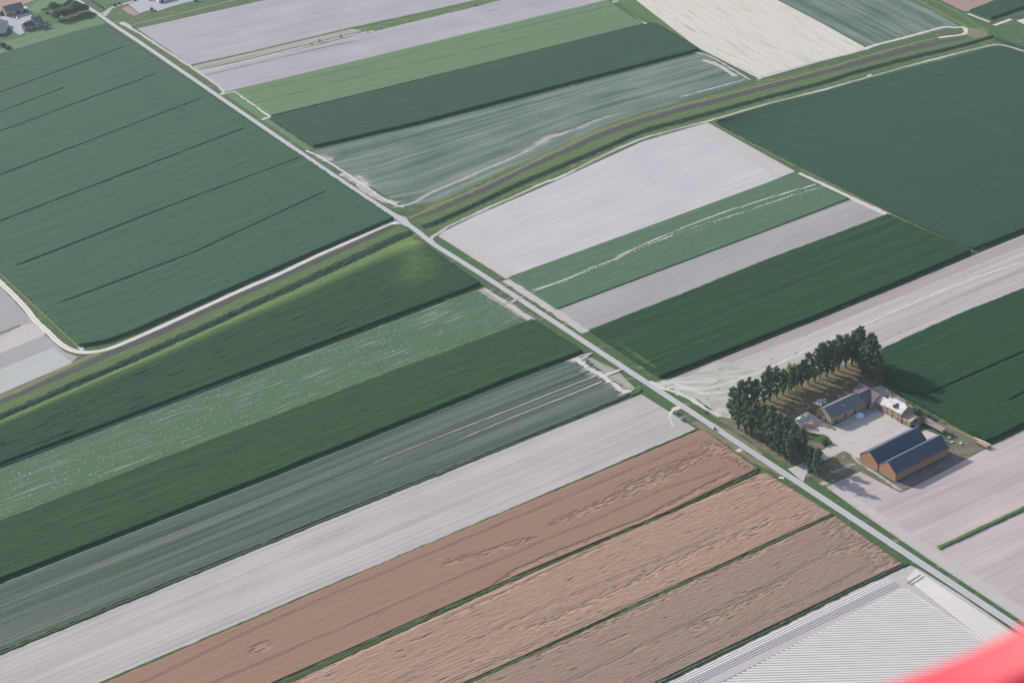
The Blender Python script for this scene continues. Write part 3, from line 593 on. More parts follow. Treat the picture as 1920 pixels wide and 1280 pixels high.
sheet('weedy_strip', [(1098, 670), (1108, 670), (1158, 695), (1190, 727), (1184, 732), (1130, 702)], M_weedy, z=.09, rowdir=((1100, 670), (1185, 730)), label='striped weedy patch beside the white chalk headland', cat='margin')
ribbon('white_track', [([(1250, 726), (1300, 729), (1350, 722), (1439, 690), (1479, 672), (1540, 644), (1600, 617), (1700, 573), (1810, 527), (1925, 488), (2010, 455)], 2.2), ([(1235, 721), (1270, 716), (1330, 716), (1345, 714)], 2.6), ([(1266, 720), (1310, 735), (1330, 738)], 3)], M_chalk, z=.07, jit=1.0, label='white wheel track through the pale brown field behind the trees', cat='track')
ribbon('white_track', [([(1225, 720), (1240, 726), (1262, 733), (1284, 742), (1318, 763), (1350, 780)], 3.5)], M_chalk, z=.074, jit=.8, label='white wheel track along the grass island by the road', cat='track')
ribbon('white_track', [([(1216, 716), (1222, 719), (1232, 722)], 5), ([(1262, 768), (1268, 763), (1276, 762)], 4.5), ([(1262, 768), (1256, 782), (1262, 800)], 1.4), ([(1258, 770), (1252, 785)], 1.2)], M_chalk, z=.076, jit=.5, label='white field entrances opening onto the road', cat='track')
ribbon('brown_margin', [([(1336, 231), (1400, 265), (1490, 312)], 1.4), ([(1500, 318), (1600, 366), (1665, 399), (1740, 436), (1824, 476)], 1.6)], M_dry, z=.064, jit=.5, label='thin dry margin between the grey fields and the upper right maize', cat='margin', smoothed=False)
# chalk by the top right crossing
ribbon('chalk_strip', [([(1815, 26), (1835, 34), (1856, 42)], 3.6), ([(1864, 48), (1880, 42), (1896, 36)], 5.0)], M_chalk, z=.08, jit=.5, label='white chalk track pieces near the top right ditch crossing', cat='track')
ribbon('dead_strip', [([(1858, 42), (1885, 38), (1925, 29), (1990, 12)], 9)], M_brownstrip, z=.05, jit=.5, label='dark brown strip at the far top right edge', cat='strip')
ribbon('yellow_margin', [([(1715, -2), (1760, 22), (1812, 50), (1850, 66)], 5), ([(1740, -4), (1790, 20), (1850, 60)], 3)], M_yellow, z=.052, jit=1, label='yellowish grass margin at the top right crossing', cat='margin')
sheet('dry_patch', [(1816, 52), (1850, 56), (1852, 68), (1826, 72), (1812, 66)], M_dry, z=.054, jit=1, label='dry brownish grass patch by the top right ditch crossing', cat='ground')

# ------------------------------------------------------------------ ditch corridor left of the road
D1 = [(-40, 768), (0, 750), (100, 708), (150, 687), (219, 653), (300, 618), (400, 573.5), (475, 539), (550, 506), (595, 486), (670, 452), (715, 431), (745, 421)]
D2 = [(-40, 777), (0, 758.5), (100, 716), (150, 695), (219, 662), (300, 629.5), (400, 581.5), (475, 547), (550, 513.5), (595, 494.5), (670, 460), (715, 438), (745, 424)]
RT = [(-40, 799), (0, 779), (100, 735), (150, 712), (200, 692), (300, 646), (400, 602.5), (475, 567.5), (550, 533), (670, 476), (745, 442), (768, 434)]
RB = [(-40, 809), (0, 790), (100, 748), (150, 724), (200, 702), (300, 658.5), (400, 613.5), (475, 578), (550, 545), (670, 490), (745, 454), (771, 443)]
YB = [(-40, 815), (0, 798), (150, 733), (300, 668), (400, 620), (550, 556), (670, 499), (745, 466), (784, 458)]
band('dead_strip', D1, D2, M_brownstrip, z=.05, label='long dark brown strip beside the white farm track left of the road', cat='strip')
band('green_strip', D2, RT, M_bright, z=.045, label='long light green grass strip between the dark strip and the reeds, left of the road', cat='strip')
band('dry_margin', [(x, y-3.0) for x, y in RT], RT, M_dry, z=.055, label='thin dry edge along the top of the left reed ditch', cat='strip', dv=1)
band('reeds', [(x, y-1) for x, y in RT], [(x, y+2) for x, y in RB], M_reed, z=.02, h=1.2, dv=.8, du=1.6, jit=.8, label='dark green reeds filling the ditch left of the road', cat='reeds', kind='stuff',
     zfun=lambda X, Y, u, v: (fbm(u/2.0, v/1.6, 51)-.5)*1.1+(np.random.RandomState(5).rand(*X.shape)-.5)*.6-np.clip(v-4.5, 0, 9)*.18)
band('yellow_strip', RB, YB, M_yellow, z=.05, label='yellow green grass strip under the left reed ditch', cat='strip')
ribbon('dry_margin', [([(-40, 762), (0, 745), (75, 712), (140, 681), (185, 661)], 6)], M_dry, z=.058, jit=1, label='dry grass margin under the pale plots at the left edge', cat='strip')
# right of the road
E1_ = [(778, 409), (820, 392), (870, 369), (920, 347), (980, 316), (1055, 283), (1130, 248), (1205, 223.5), (1280, 201.5), (1340, 186.6), (1440, 160), (1540, 134), (1600, 117), (1700, 90.5), (1760, 77.5), (1815, 70)]
E2_ = [(780, 409.8), (820, 399), (870, 376.5), (920, 355.5), (980, 323.5), (1055, 291), (1130, 257), (1205, 232), (1280, 210), (1340, 194), (1440, 167.5), (1540, 141), (1600, 125), (1700, 98.5), (1760, 84), (1815, 71.5)]
R1 = [(789, 424), (820, 413), (870, 391), (920, 367), (980, 339), (1055, 307), (1130, 276), (1205, 244), (1280, 223.5), (1340, 207.5), (1440, 180), (1540, 154), (1600, 135), (1700, 108), (1800, 85), (1862, 67)]
R2 = [(800, 432), (820, 425), (870, 401.5), (920, 378), (980, 350.5), (1055, 319), (1130, 287), (1205, 254), (1280, 233), (1340, 217), (1440, 188), (1540, 162), (1600, 143), (1700, 117), (1800, 91), (1860, 75)]
band('dead_strip', E1_, E2_, M_brownstrip, z=.05, label='long dark brown strip along the upper bank of the ditch right of the road', cat='strip')
band('green_strip', E2_, R1, M_bright, z=.046, label='light green grass strip above the reeds, right of the road', cat='strip')
band('reeds', R1, [(x, y+1.5) for x, y in R2], M_reed, z=.02, h=1.2, dv=.8, du=1.6, jit=.8, label='dark green reeds filling the ditch right of the road', cat='reeds', kind='stuff',
     zfun=lambda X, Y, u, v: (fbm(u/2.0, v/1.6, 52)-.5)*1.1+(np.random.RandomState(6).rand(*X.shape)-.5)*.6-np.clip(v-4.5, 0, 9)*.18)
ribbon('yellow_strip', [([(800, 392), (820, 379.5), (882, 350), (945, 321), (995, 302), (1055, 274), (1130, 240), (1205, 215), (1280, 195), (1340, 179), (1390, 166), (1440, 152), (1540, 127)], 3.2)], M_yellow, z=.058, jit=.8, label='thin yellow green line above the grassy grey track', cat='margin')
ribbon('yellow_strip', [([(802, 433.5), (820, 428), (870, 404), (920, 380.5), (980, 353), (1055, 321.5), (1130, 289.5), (1205, 256.5), (1280, 235), (1340, 219.5), (1440, 190.5), (1540, 164.5), (1600, 145.5), (1700, 119.5), (1800, 93.5), (1860, 78)], 2.4)], M_yellow, z=.06, jit=.6, label='thin light green line under the right reed ditch', cat='margin')
band('reeds', [(1866, 70), (1890, 80), (1925, 92), (2010, 125)], [(1864, 74), (1888, 84), (1925, 96), (2010, 129)], M_reed, z=.02, h=1.2, dv=.8, du=2, label='dark reeds in the ditch leaving at the top right edge', cat='reeds', kind='stuff')
sheet('water', [(1858, 72.5), (1866, 71.5), (1872, 75), (1862, 76.5)], omat('water_mat', (.05, .07, .09), (.04, .06, .08), 3, .08, .6), z=.062, label='small glint of ditch water at the top right', cat='water')

# pale plots at the left edge
sheet('pale_field', [(-60, 495), (0, 536), (48, 588), (85, 628), (103, 644), (122, 660), (146, 668), (132, 682), (60, 713), (0, 739), (-60, 765)], M_grey, z=.03, rowdir=((0, 665), (75, 631)), label='grey plot at the left edge beside the curving white track', cat='field')
sheet('pale_field', [(-60, 655), (0, 632), (40, 611), (60, 606), (88, 622), (76, 631), (0, 662), (-60, 688)], M_chalk_d, z=.036, rowdir=((0, 665), (75, 631)), label='white rutted band in the plots at the left edge', cat='field')
sheet('pale_field', [(-60, 720), (0, 692), (100, 651), (136, 680), (60, 712), (0, 738), (-60, 764)], M_lightcrop and fmat('seedling_plot_mat', (.40, .43, .40), (.47, .48, .455), [(n_, 80, 4, .6), (n_, 3, 2, .2)]), z=.04, rowdir=((0, 692), (100, 651)), label='pale greenish seedling plot at the left edge', cat='field')
ribbon('grass_strip', [([(-40, 642), (0, 625), (38, 610)], 2.5)], M_grass, z=.066, jit=.5, label='short dark green line in the plots at the left edge', cat='margin', smoothed=False)
ribbon('brown_margin', [([(-20, 500), (0, 513), (40, 550), (100, 606), (137, 640), (150, 655)], 1.6)], M_dry, z=.07, jit=.4, label='thin brown line along the lower left edge of the largest maize field', cat='margin')
ribbon('chalk_patch', [([(150, 650), (156, 656)], 3.5), ([(732, 413), (736, 411.5)], 3), ([(1382, 846), (1390, 842)], 3.5), ([(1460, 895), (1470, 896)], 2.6), ([(1626, 143), (1634, 140)], 3), ([(1636, 166), (1640, 168)], 3)], M_chalk, z=.075, jit=.5, label='small white chalk patches beside the tracks and road', cat='bare patch')

# ------------------------------------------------------------------ field of white plastic rows
sheet('plastic_field', [(1136, 1336), (1240, 1282), (1446, 1182), (1603, 1105), (1706, 1059), (1726, 1068), (1800, 1114), (1898, 1182), (2010, 1256), (2010, 1420), (1100, 1420)], M_filmsoil, z=.026, rowdir=((1240, 1282), (1706, 1060)), label='pale soil field covered in rows of white plastic film', cat='field')
def lerp(a, b, t): return (a[0]+(b[0]-a[0])*t, a[1]+(b[1]-a[1])*t)
def film_rows(name, segs, wd, mat, label, h=.28):
    m0, m1 = P(*lerp(*segs[0], .6)), P(*lerp(*segs[1], .6)); d0 = P(*segs[0][1])-P(*segs[0][0]); d0 /= np.hypot(*d0)
    wd = abs((m1-m0)@np.array([-d0[1], d0[0]]))*wd
    cos, qs, uvs, k = [], [], [], 0
    for a, b in segs:
        a = P(*a); b = P(*b); L = np.hypot(*(b-a)); n = max(2, int(L/6)); C = a+(b-a)*np.linspace(0, 1, n)[:, None]
        d = (b-a)/L; nn = np.array([-d[1], d[0]]); s = np.linspace(0, L, n)
        jw = (vnoise(s/5, s*0+k, 3)-.5)*.18
        pr = [(-1, .0), (-.8, .8), (-.3, 1.0), (.3, 1.0), (.8, .8), (1, .0)]
        for j, (o, hh) in enumerate(pr):
            X = C+nn*((o*wd/2)*(1+jw))[:, None]
            cos.append(np.c_[X, np.full(n, .03+hh*h)]); uvs.append(np.c_[s, np.full(n, j*.5+k*.01)])
        for j in range(5):
            i = np.arange(n-1); qs.append(np.stack([k+j*n+i, k+j*n+i+1, k+(j+1)*n+i+1, k+(j+1)*n+i], -1))
        k += n*6
    co = np.vstack(cos); q = np.vstack(qs); uv = np.vstack(uvs)
    nrm = np.cross(co[q[:, 1]]-co[q[:, 0]], co[q[:, 2]]-co[q[:, 0]])[:, 2]; q[nrm < 0] = q[nrm < 0][:, ::-1]
    return props(link(name, npmesh(name, co, q, uv), mat), label, 'plastic film', None, 'structure')
# middle block: near-horizontal rows inside a V
def vleft(y): return 1687-(y-1105)*(1687-1440)/(1228-1105)
def vright(y): return 1704+(y-1105)*(1841-1704)/(1198-1105)
rows = []; y = 1106.5; sp = 4.05
while y < 1330:
    xl, xr = vleft(y), vright(y); xm = (xl+xr)/2
    rows.append(((xl, y+.012*(xr-xl)*1.2), (xr, y-.012*(xr-xl)*1.0))); sp = 4.05+(y-1105)*.0035; y += sp
sheet('furrow', [(1691, 1107), (1699, 1107), (vright(1333)-6, 1333), (vleft(1333)+12, 1333)], M_gap_shade_soil, z=.034, label='furrows coloured dark for shade between the horizontal rows of the middle block', cat='furrow')  # flat dark sheet, paints in the shade between the film rows
film_rows('film_rows', rows, .80, M_film, 'close horizontal rows of white plastic film in the middle block', .12)
lf = []
for i in range(3):
    o = i*4.0; lf.append(((1130+o*.55-14, 1347+o*.95), (1669+o*.95, 1082+o*.75)))
film_rows('film_rows', lf, .72, M_film, 'three bright white film rows along the wheat edge', .14)
lf = []
for i in range(3, 6):
    o = i*4.0; lf.append(((1130+o*.55-14, 1347+o*.95), (1669+o*.95, 1082+o*.75)))
film_rows('film_rows', lf, .55, M_film_d, 'three dull grey film rows beside the bright ones', .12)
rf = []
for i in range(8):
    t = i/7.0; a = lerp((1716, 1068), (1702, 1083), t); b = lerp((1905, 1194), (1853, 1201), t)
    a2 = a; b2 = (b[0]+(b[0]-a[0])*.75, b[1]+(b[1]-a[1])*.75); rf.append((a2, b2))
film_rows('film_rows', rf, .70, M_film, 'white film rows running parallel to the road', .12)
ribbon('furrow', [([(1706, 1096), (1718, 1090), (1733, 1080)], .7), ([(1700, 1093), (1712, 1086), (1726, 1077)], .7)], M_gap_shade_soil, z=.33, label='two short dark furrows across the road side film rows', cat='furrow', smoothed=False)

# ------------------------------------------------------------------ farm yard surfaces
sheet('orchard_lawn', [(1428, 750), (1450, 741), (1500, 718), (1560, 692), (1600, 676), (1630, 668), (1655, 712), (1640, 722), (1612, 730), (1560, 752), (1530, 770), (1505, 783), (1492, 800), (1470, 806), (1440, 790), (1415, 770)], M_orch, z=.045, rowdir=((1500, 722), (1535, 731)), jit=1, label='brownish green orchard lawn between the rows of tall trees and the stone barn', cat='lawn')
sheet('tree_ground', [(1300, 741), (1352, 783), (1380, 784), (1412, 772), (1440, 792), (1470, 808), (1500, 812), (1545, 835), (1548, 850), (1500, 868), (1477, 873), (1440, 850), (1400, 822), (1340, 783)], M_rough, z=.04, jit=1, label='rough brown ground under the double tree row beside the road', cat='ground')
sheet('garden_ground', [(1512, 893), (1530, 876), (1560, 860), (1582, 846), (1606, 856), (1640, 884), (1676, 906), (1776, 855), (1790, 822), (1768, 812), (1700, 770), (1660, 735), (1652, 722), (1700, 752), (1776, 799), (1812, 818), (1852, 837), (1800, 866), (1704, 916), (1688, 922), (1613, 883), (1550, 911), (1530, 903)], M_rough, z=.042, jit=.8, label='rough weedy ground around the two wooden barns', cat='ground')
sheet('shaded_garden_soil', [(1680, 907), (1776, 858), (1790, 848), (1800, 852), (1792, 862), (1700, 913), (1686, 917)], M_shade_soil, z=.05, jit=.6, label='weedy soil coloured dark for shade along the long wall of the nearer barn', cat='ground')  # barn shade is put into this soil colour
YARD = [(1492, 790), (1500, 778), (1512, 772), (1532, 780), (1562, 797), (1575, 792), (1592, 782), (1610, 766), (1622, 757), (1645, 768), (1668, 780), (1692, 794), (1716, 806), (1724, 818), (1700, 820), (1650, 842), (1612, 862), (1598, 853), (1582, 845), (1560, 856), (1534, 870), (1520, 880), (1512, 890), (1506, 902), (1498, 897), (1476, 878), (1484, 876), (1500, 870), (1520, 858), (1546, 842), (1557, 830), (1556, 820), (1545, 815), (1520, 812), (1500, 803)]
sheet('farm_yard', YARD, M_yard, z=.06, jit=.6, label='pale dusty courtyard and driveway between the stone and wooden barns', cat='yard')
sheet('farm_yard', [(1724, 812), (1736, 806), (1766, 818), (1738, 834), (1728, 822)], M_yard, z=.062, jit=.3, label='pale gravel patch between the low shed and the wooden barns', cat='yard')
sheet('gravel_path', [(1632, 727), (1650, 723), (1662, 727), (1690, 747), (1700, 757), (1690, 760), (1655, 745), (1640, 738)], M_chalk_d, z=.064, jit=.6, label='pale gravel path behind the farmhouse', cat='path')
sheet('concrete_slab', [(1617, 757.5), (1650, 764.5), (1647, 767), (1622, 785.5), (1604, 773)], M_conc, z=.08, label='smooth grey concrete slab in the courtyard corner', cat='slab', step=30)
ribbon('rubble_line', [([(1598, 853), (1610, 866), (1630, 880), (1650, 893), (1672, 908), (1688, 919)], 1.6), ([(1560, 886), (1585, 876), (1600, 868)], .8), ([(1540, 908), (1549, 905)], 1.6)], M_mixchalk, z=.085, jit=1.1, label='line of white chalk rubble at the foot of the wooden gables', cat='rubble', feathers=(((1600, 860), (1640, 880)), 30, (1, 3), 1.2))
ribbon('dry_strip', [([(1300, 790), (1360, 826), (1420, 866), (1470, 888)], 5), ([(1310, 784), (1370, 810), (1430, 850)], 3)], M_dry, z=.05, jit=1.5, label='dry brown verge between the road and the double tree row', cat='margin')

# top left village ground
sheet('lawn', [(50, 62), (64, 56), (92, 48), (120, 42), (160, 38), (182, 30), (197, 44), (137, 60), (92, 74), (60, 85), (34, 92), (10, 98), (-30, 104), (-30, 84), (20, 76), (44, 68)], M_lawn, z=.032, jit=.5, label='light green lawn between the top left houses and the maize', cat='lawn')
sheet('lawn', [(50, 24), (60, 10), (84, -6), (140, -20), (150, -2), (122, 8), (90, 18), (66, 26)], M_lawn, z=.031, jit=.5, label='light green meadow behind the top left houses', cat='lawn')
sheet('brown_field', [(-60, 40), (0, 26), (10, 16), (45, 8), (82, -6), (60, -30), (-60, -30)], M_brownfar, z=.03, label='brown field behind the farmhouses at the top left', cat='field')
sheet('farm_yard', [(-40, 30), (0, 32), (14, 30), (40, 26), (58, 24), (62, 35), (46, 42), (42, 52), (46, 62), (36, 66), (12, 50), (-40, 45)], M_conc, z=.05, jit=.5, label='grey yard between the farmhouses at the top left', cat='yard')
sheet('pale_yard', [(240, 8), (258, 2), (250, -12), (400, -40), (372, 0), (350, 5), (318, 14), (296, 21), (288, 17), (262, 25), (247, 14)], M_conc, z=.055, jit=.4, label='pale paved yard at the top edge', cat='yard')
sheet('brown_patch', [(228, 16), (240, 12), (262, 26), (252, 30), (238, 24)], M_brownfar, z=.05, jit=.5, label='reddish bare patch beside the top paved yard', cat='ground')
ribbon('chalk_patch', [([(226, 42), (236, 46), (244, 52)], 6)], M_chalk_d, z=.07, jit=2, label='chalky field mouth below the top side road', cat='bare patch')
ribbon('dry_margin', [([(250, 46), (320, 30), (400, 10), (440, 0)], 5)], M_dry, z=.052, jit=1, label='dry line through the grass beside the far grey field', cat='margin')
# ------------------------------------------------------------------ object helpers
class MB:
    def __init__(s): s.v = []; s.f = []
    def add(s, vs, fs):
        k = len(s.v); s.v += [tuple(v) for v in vs]; s.f += [tuple(i+k for i in f) for f in fs]; return s
    def box(s, x0, x1, y0, y1, z0, z1):
        return s.add([(x0, y0, z0), (x1, y0, z0), (x1, y1, z0), (x0, y1, z0), (x0, y0, z1), (x1, y0, z1), (x1, y1, z1), (x0, y1, z1)],
                     [(0, 3, 2, 1), (4, 5, 6, 7), (0, 1, 5, 4), (1, 2, 6, 5), (2, 3, 7, 6), (3, 0, 4, 7)])
    def prism(s, prof, a0, a1, axis='u'):
        """profile in (across, z) swept from a0 to a1"""
        n = len(prof)
        if axis == 'u': vs = [(a0, p, z) for p, z in prof]+[(a1, p, z) for p, z in prof]
        else: vs = [(p, a0, z) for p, z in prof]+[(p, a1, z) for p, z in prof]
        return s.add(vs, [tuple(range(n-1, -1, -1)), tuple(range(n, 2*n))]+[(i, (i+1) % n, (i+1) % n+n, i+n) for i in range(n)])
    def tube(s, p0, p1, r0, r1, n=7):
        p0, p1 = Vector(p0), Vector(p1); d = (p1-p0).normalized(); a = d.orthogonal().normalized(); b = d.cross(a)
        vs = [p0+(a*math.cos(t)+b*math.sin(t))*r0 for t in [2*math.pi*i/n for i in range(n)]]+[p1+(a*math.cos(t)+b*math.sin(t))*r1 for t in [2*math.pi*i/n for i in range(n)]]
        return s.add(vs, [(i, (i+1) % n, (i+1) % n+n, i+n) for i in range(n)]+[tuple(range(n-1, -1, -1)), tuple(range(n, 2*n))])
    def build(s, name, mat, parent=None, smooth_=False, bevel=0):
        me = bpy.data.meshes.new(name); me.from_pydata(s.v, [], s.f)
        bm = bmesh.new(); bm.from_mesh(me); bmesh.ops.recalc_face_normals(bm, faces=bm.faces)
        if bevel: bmesh.ops.bevel(bm, geom=list(bm.edges), offset=bevel, segments=1, affect='EDGES')
        bm.to_mesh(me); bm.free()
        for p in me.polygons: p.use_smooth = smooth_
        return link(name, me, mat, parent)
def empty(name, loc, rz=0.0, label=None, cat=None, group=None):
    o = bpy.data.objects.new(name, None); COL.objects.link(o); o.location = (loc[0], loc[1], loc[2] if len(loc) > 2 else 0); o.rotation_euler = (0, 0, rz)
    o.empty_display_size = 2
    return props(o, label, cat, group)
def blob(rx, ry, rz, cz=0, amp=.15, seed=0, n=3, cut=True, freq=.6):
    bm = bmesh.new(); bmesh.ops.create_icosphere(bm, subdivisions=n, radius=1)
    for v in bm.verts:
        c = v.co.copy(); k = 1+(float(fbm(np.array([c.x*2*freq/.6+c.z*1.3+seed*7.1]), np.array([c.y*2*freq/.6-c.z*1.7+seed*3.3]), seed)[0])-.5)*2*amp
        v.co = Vector((c.x*rx*k, c.y*ry*k, c.z*rz*k+cz))
        if cut and v.co.z < 0: v.co.z = 0
    return bm
def bm_obj(bm, name, mat, parent=None, smooth_=True):
    me = bpy.data.meshes.new(name); bm.to_mesh(me); bm.free()
    for p in me.polygons: p.use_smooth = smooth_
    return link(name, me, mat, parent)

# materials
def plank_mat():
    b = NB('larch_cladding_mat'); tc = b.n('ShaderNodeTexCoord'); v = tc.outputs['Object']
    n1 = b.noise(v, .25, .25, 1.0, 1.0, 40.0); n2 = b.noise(v, 3, 3, 2.0, 4.0, 3.0)
    c = b.mix(b.thr(n1, .3, .7), (.37, .175, .095), (.47, .24, .14)); c = b.mix(b.math('MULTIPLY', b.thr(n2, .4, .7), .5), c, (.33, .17, .105))
    b.l(c, b.b.inputs['Base Color']); b.b.inputs['Roughness'].default_value = .8; return b.m
M_plank = plank_mat()
M_slateblue = omat('blue_grey_roof_mat', (.060, .078, .125), (.052, .068, .112), rough=.42, spec=.5, stretch=(6, .5, 6))
M_ridge = omat('ridge_metal_mat', (.30, .34, .40), (.26, .30, .36), 2, .35, .5)
M_slate = omat('old_slate_mat', (.18, .185, .215), (.14, .145, .17), rough=.6, spec=.4, stretch=(2.5, 1.2, 2.5))
M_tile_d = omat('dark_tile_mat', (.17, .13, .15), (.12, .10, .12), rough=.8, stretch=(3, 2, 2))
M_stone = omat('rubble_stone_mat', (.44, .33, .24), (.31, .235, .18), rough=.9, stretch=(1.4, 1.4, .7), bump=.05)
M_white_roof = omat('lichened_pale_slate_mat', (.60, .585, .59), (.46, .42, .40), rough=.6, stretch=(3.5, 2.5, 2.5))
M_rust = omat('rusty_roof_mat', (.42, .26, .16), (.52, .46, .42), 2.5, .8)
M_brick = omat('brick_mat', (.42, .22, .15), (.34, .18, .13), .6, .9)
M_oldbrick = omat('weathered_brick_mat', (.34, .235, .19), (.28, .20, .165), .8, .9)
M_dark = omat('dark_opening_mat', (.035, .04, .055), (.025, .03, .04), 1, .5, .4)
M_glass = omat('window_glass_mat', (.04, .05, .07), (.03, .04, .05), 1, .1, .6)
M_door = omat('red_door_mat', (.22, .07, .06), (.16, .055, .05), 1, .7)
M_whitep = omat('white_paint_mat', (.72, .72, .72), (.62, .62, .63), 2, .6)
M_white = omat('white_wrap_mat', (.74, .75, .78), (.62, .63, .66), .8, .4, .5)
M_blue = omat('blue_plastic_mat', (.04, .16, .50), (.05, .20, .55), 1, .5)
M_blue2 = omat('pale_blue_mat', (.20, .36, .55), (.26, .42, .60), 1, .5)
M_redbox = omat('red_plastic_mat', (.38, .09, .09), (.30, .08, .08), 1, .6)
M_fibro = omat('fibre_cement_mat', (.30, .25, .23), (.24, .205, .20), rough=.9, stretch=(2, 2, 2))
M_bark = omat('bark_mat', (.24, .225, .20), (.15, .14, .125), rough=.9, stretch=(.4, .4, 1.2))
M_barkpale = omat('pale_bark_mat', (.42, .41, .38), (.28, .265, .24), rough=.9, stretch=(.4, .4, 1.2))
def leaf_mat(name, c1, c2, c3):
    b = NB(name); at = b.n('ShaderNodeAttribute'); at.attribute_name = 'tone'
    tc = b.n('ShaderNodeTexCoord')
    c = b.mix(at.outputs['Fac'], c1, c2)
    c = b.mix(b.thr(b.noise(tc.outputs['Object'], 2.5, 2.5, 2, 3.0, 2.5), .5, .75), c, c3)
    tr = b.n('ShaderNodeBsdfTranslucent'); ms = b.n('ShaderNodeMixShader'); ms.inputs[0].default_value = .22
    b.l(c, b.b.inputs['Base Color']); b.l(c, tr.inputs[0]); b.b.inputs['Roughness'].default_value = .65; b.b.inputs['Specular IOR Level'].default_value = .25
    b.l(b.b.outputs[0], ms.inputs[1]); b.l(tr.outputs[0], ms.inputs[2]); b.l(ms.outputs[0], b.out.inputs[0]); return b.m
M_leaf = leaf_mat('poplar_leaf_mat', (.075, .130, .070), (.145, .21, .10), (.10, .165, .08))
M_leaf_y = leaf_mat('yellowing_leaf_mat', (.20, .27, .07), (.36, .40, .10), (.26, .30, .10))
M_hedge = leaf_mat('hedge_leaf_mat', (.105, .17, .085), (.17, .24, .115), (.13, .20, .095))

# ------------------------------------------------------------------ trees
def leaf_quads(centres, radii, per, size, seed, squash=1.0):
    rs = np.random.RandomState(seed); V = []; T = []
    for (c, r) in zip(centres, radii):
        n = int(per*(r/1.5)**2)
        d = rs.normal(size=(n, 3)); d /= np.linalg.norm(d, axis=1)[:, None]
        rad = r*rs.uniform(.45, 1.05, n)[:, None]; pc = np.asarray(c)+d*rad*np.array([1, 1, squash])
        a = rs.normal(size=(n, 3))+d*.9; a /= np.linalg.norm(a, axis=1)[:, None]
        b = np.cross(a, rs.normal(size=(n, 3))); b /= np.linalg.norm(b, axis=1)[:, None]+1e-9; c2 = np.cross(a, b)
        s = size*rs.uniform(.6, 1.3, n)[:, None]
        V.append(np.stack([pc-b*s-c2*s*.6, pc+b*s-c2*s*.8, pc+b*s*.9+c2*s*.7, pc-b*s*.8+c2*s*.8], 1)); T.append(np.repeat(rs.uniform(0, 1), n)*.6+rs.uniform(0, .4, n))
    V = np.concatenate(V); T = np.concatenate(T); n = len(V)
    return V.reshape(-1, 3), np.arange(n*4).reshape(n, 4), np.repeat(T, 4)
def leaf_mesh(name, centres, radii, per, size, seed, squash=1.0):
    co, q, t = leaf_quads(centres, radii, per, size, seed, squash)
    me = npmesh(name, co, q, None, None, False); a = me.attributes.new('tone', 'FLOAT', 'POINT'); a.data.foreach_set('value', t.astype(np.float32)); return me
def poplar_data(seed, H=29.0, Rm=4.0, low=.16):
    rs = random.Random(seed); cs = []; rr = []; mb = MB()
    lean = (rs.uniform(-.5, .5), rs.uniform(-.5, .5)); prev = (0, 0, -.3); pr = .42
    for i in range(1, 7):
        t = i/6.0; p = (lean[0]*t*1.5+rs.uniform(-.12, .12), lean[1]*t*1.5+rs.uniform(-.12, .12), H*.93*t); r = .42*(1-t)**.8+.04
        mb.tube(prev, p, pr, r); prev = p; pr = r
    n = 34
    for i in range(n):
        t = low+(1-low)*((i+rs.random())/n); env = Rm*(math.sin(min(1, (t-low)/.42)*math.pi/2)**.8 if t < low+.42 else math.cos((t-low-.42)/(1-low-.42)*math.pi/2)**.42)
        env = max(env, .5); ang = i*2.4+rs.uniform(-.5, .5); rad = env*rs.uniform(.25, .85); r = rs.uniform(1.15, 2.05)*(.6+.4*env/Rm)
        c = (lean[0]*t*1.5+math.cos(ang)*rad, lean[1]*t*1.5+math.sin(ang)*rad, H*t-r*.3); cs.append(c); rr.append(r)
        if i % 3 == 0: mb.tube((lean[0]*t, lean[1]*t, max(2, c[2]-rad*.9)), c, .11, .03, 5)
    cs.append((lean[0]*1.5, lean[1]*1.5, H*.96)); rr.append(1.1)
    for k in range(5):                                       # ivy and suckers round the stem
        cs.append((rs.uniform(-.5, .5), rs.uniform(-.5, .5), 1.2+k*1.1)); rr.append(rs.uniform(.55, 1.0))
    return cs, rr, mb
POP = []
for i in range(7):
    cs, rr, mb = poplar_data(100+i, 29.5+(i % 3)*1.3-1, 4.7+.4*(i % 2), .13+.02*(i % 4))
    crown = leaf_mesh('crown', cs, rr, 74, .40, 200+i); crown.materials.append(M_leaf)
    tr = mb.build('trunk', M_barkpale if i % 2 else M_bark); tm = tr.data; bpy.data.objects.remove(tr); POP.append((crown, tm))
cs, rr, mb = poplar_data(140, 25, 3.2, .16); crown = leaf_mesh('crown', cs, [r*.85 for r in rr], 42, .36, 240); crown.materials.append(M_leaf_y)
tr = mb.build('trunk', M_bark); tm = tr.data; bpy.data.objects.remove(tr); POPY = (crown, tm)
def tree(name, loc, data, s, rz, label, group, sz=1.0):
    o = empty(name, (loc[0], loc[1], 0), rz, label, 'tree', group); o.scale = (s*1.16, s*1.16, s*sz*.98)
    for nm, me in (('crown', data[0]), ('trunk', data[1])):
        c = bpy.data.objects.new(nm, me); COL.objects.link(c); c.parent = o
    return o
ORD = ['first', 'second', 'third', 'fourth', 'fifth', 'sixth', 'seventh', 'eighth', 'ninth', 'tenth', 'eleventh', 'twelfth', 'thirteenth', 'fourteenth', 'fifteenth', 'sixteenth', 'seventeenth', 'eighteenth', 'nineteenth', 'twentieth', 'twenty-first']
def along(pts, n):
    w_ = PW(pts); return resample(w_, n)[0]
G = 'tall trees in rows around the farm'
rowA = along([(1372, 785), (1412, 766), (1444, 751)], 6)
for i, p in enumerate(rowA):
    tree('poplar_tree', p+np.array([rnd.uniform(-.8, .8), rnd.uniform(-.8, .8)]), POP[i % 7], rnd.uniform(.92, 1.02), rnd.uniform(0, 6), 'dark tree at the left corner, %s from the left facing the pale field' % ORD[i], G)
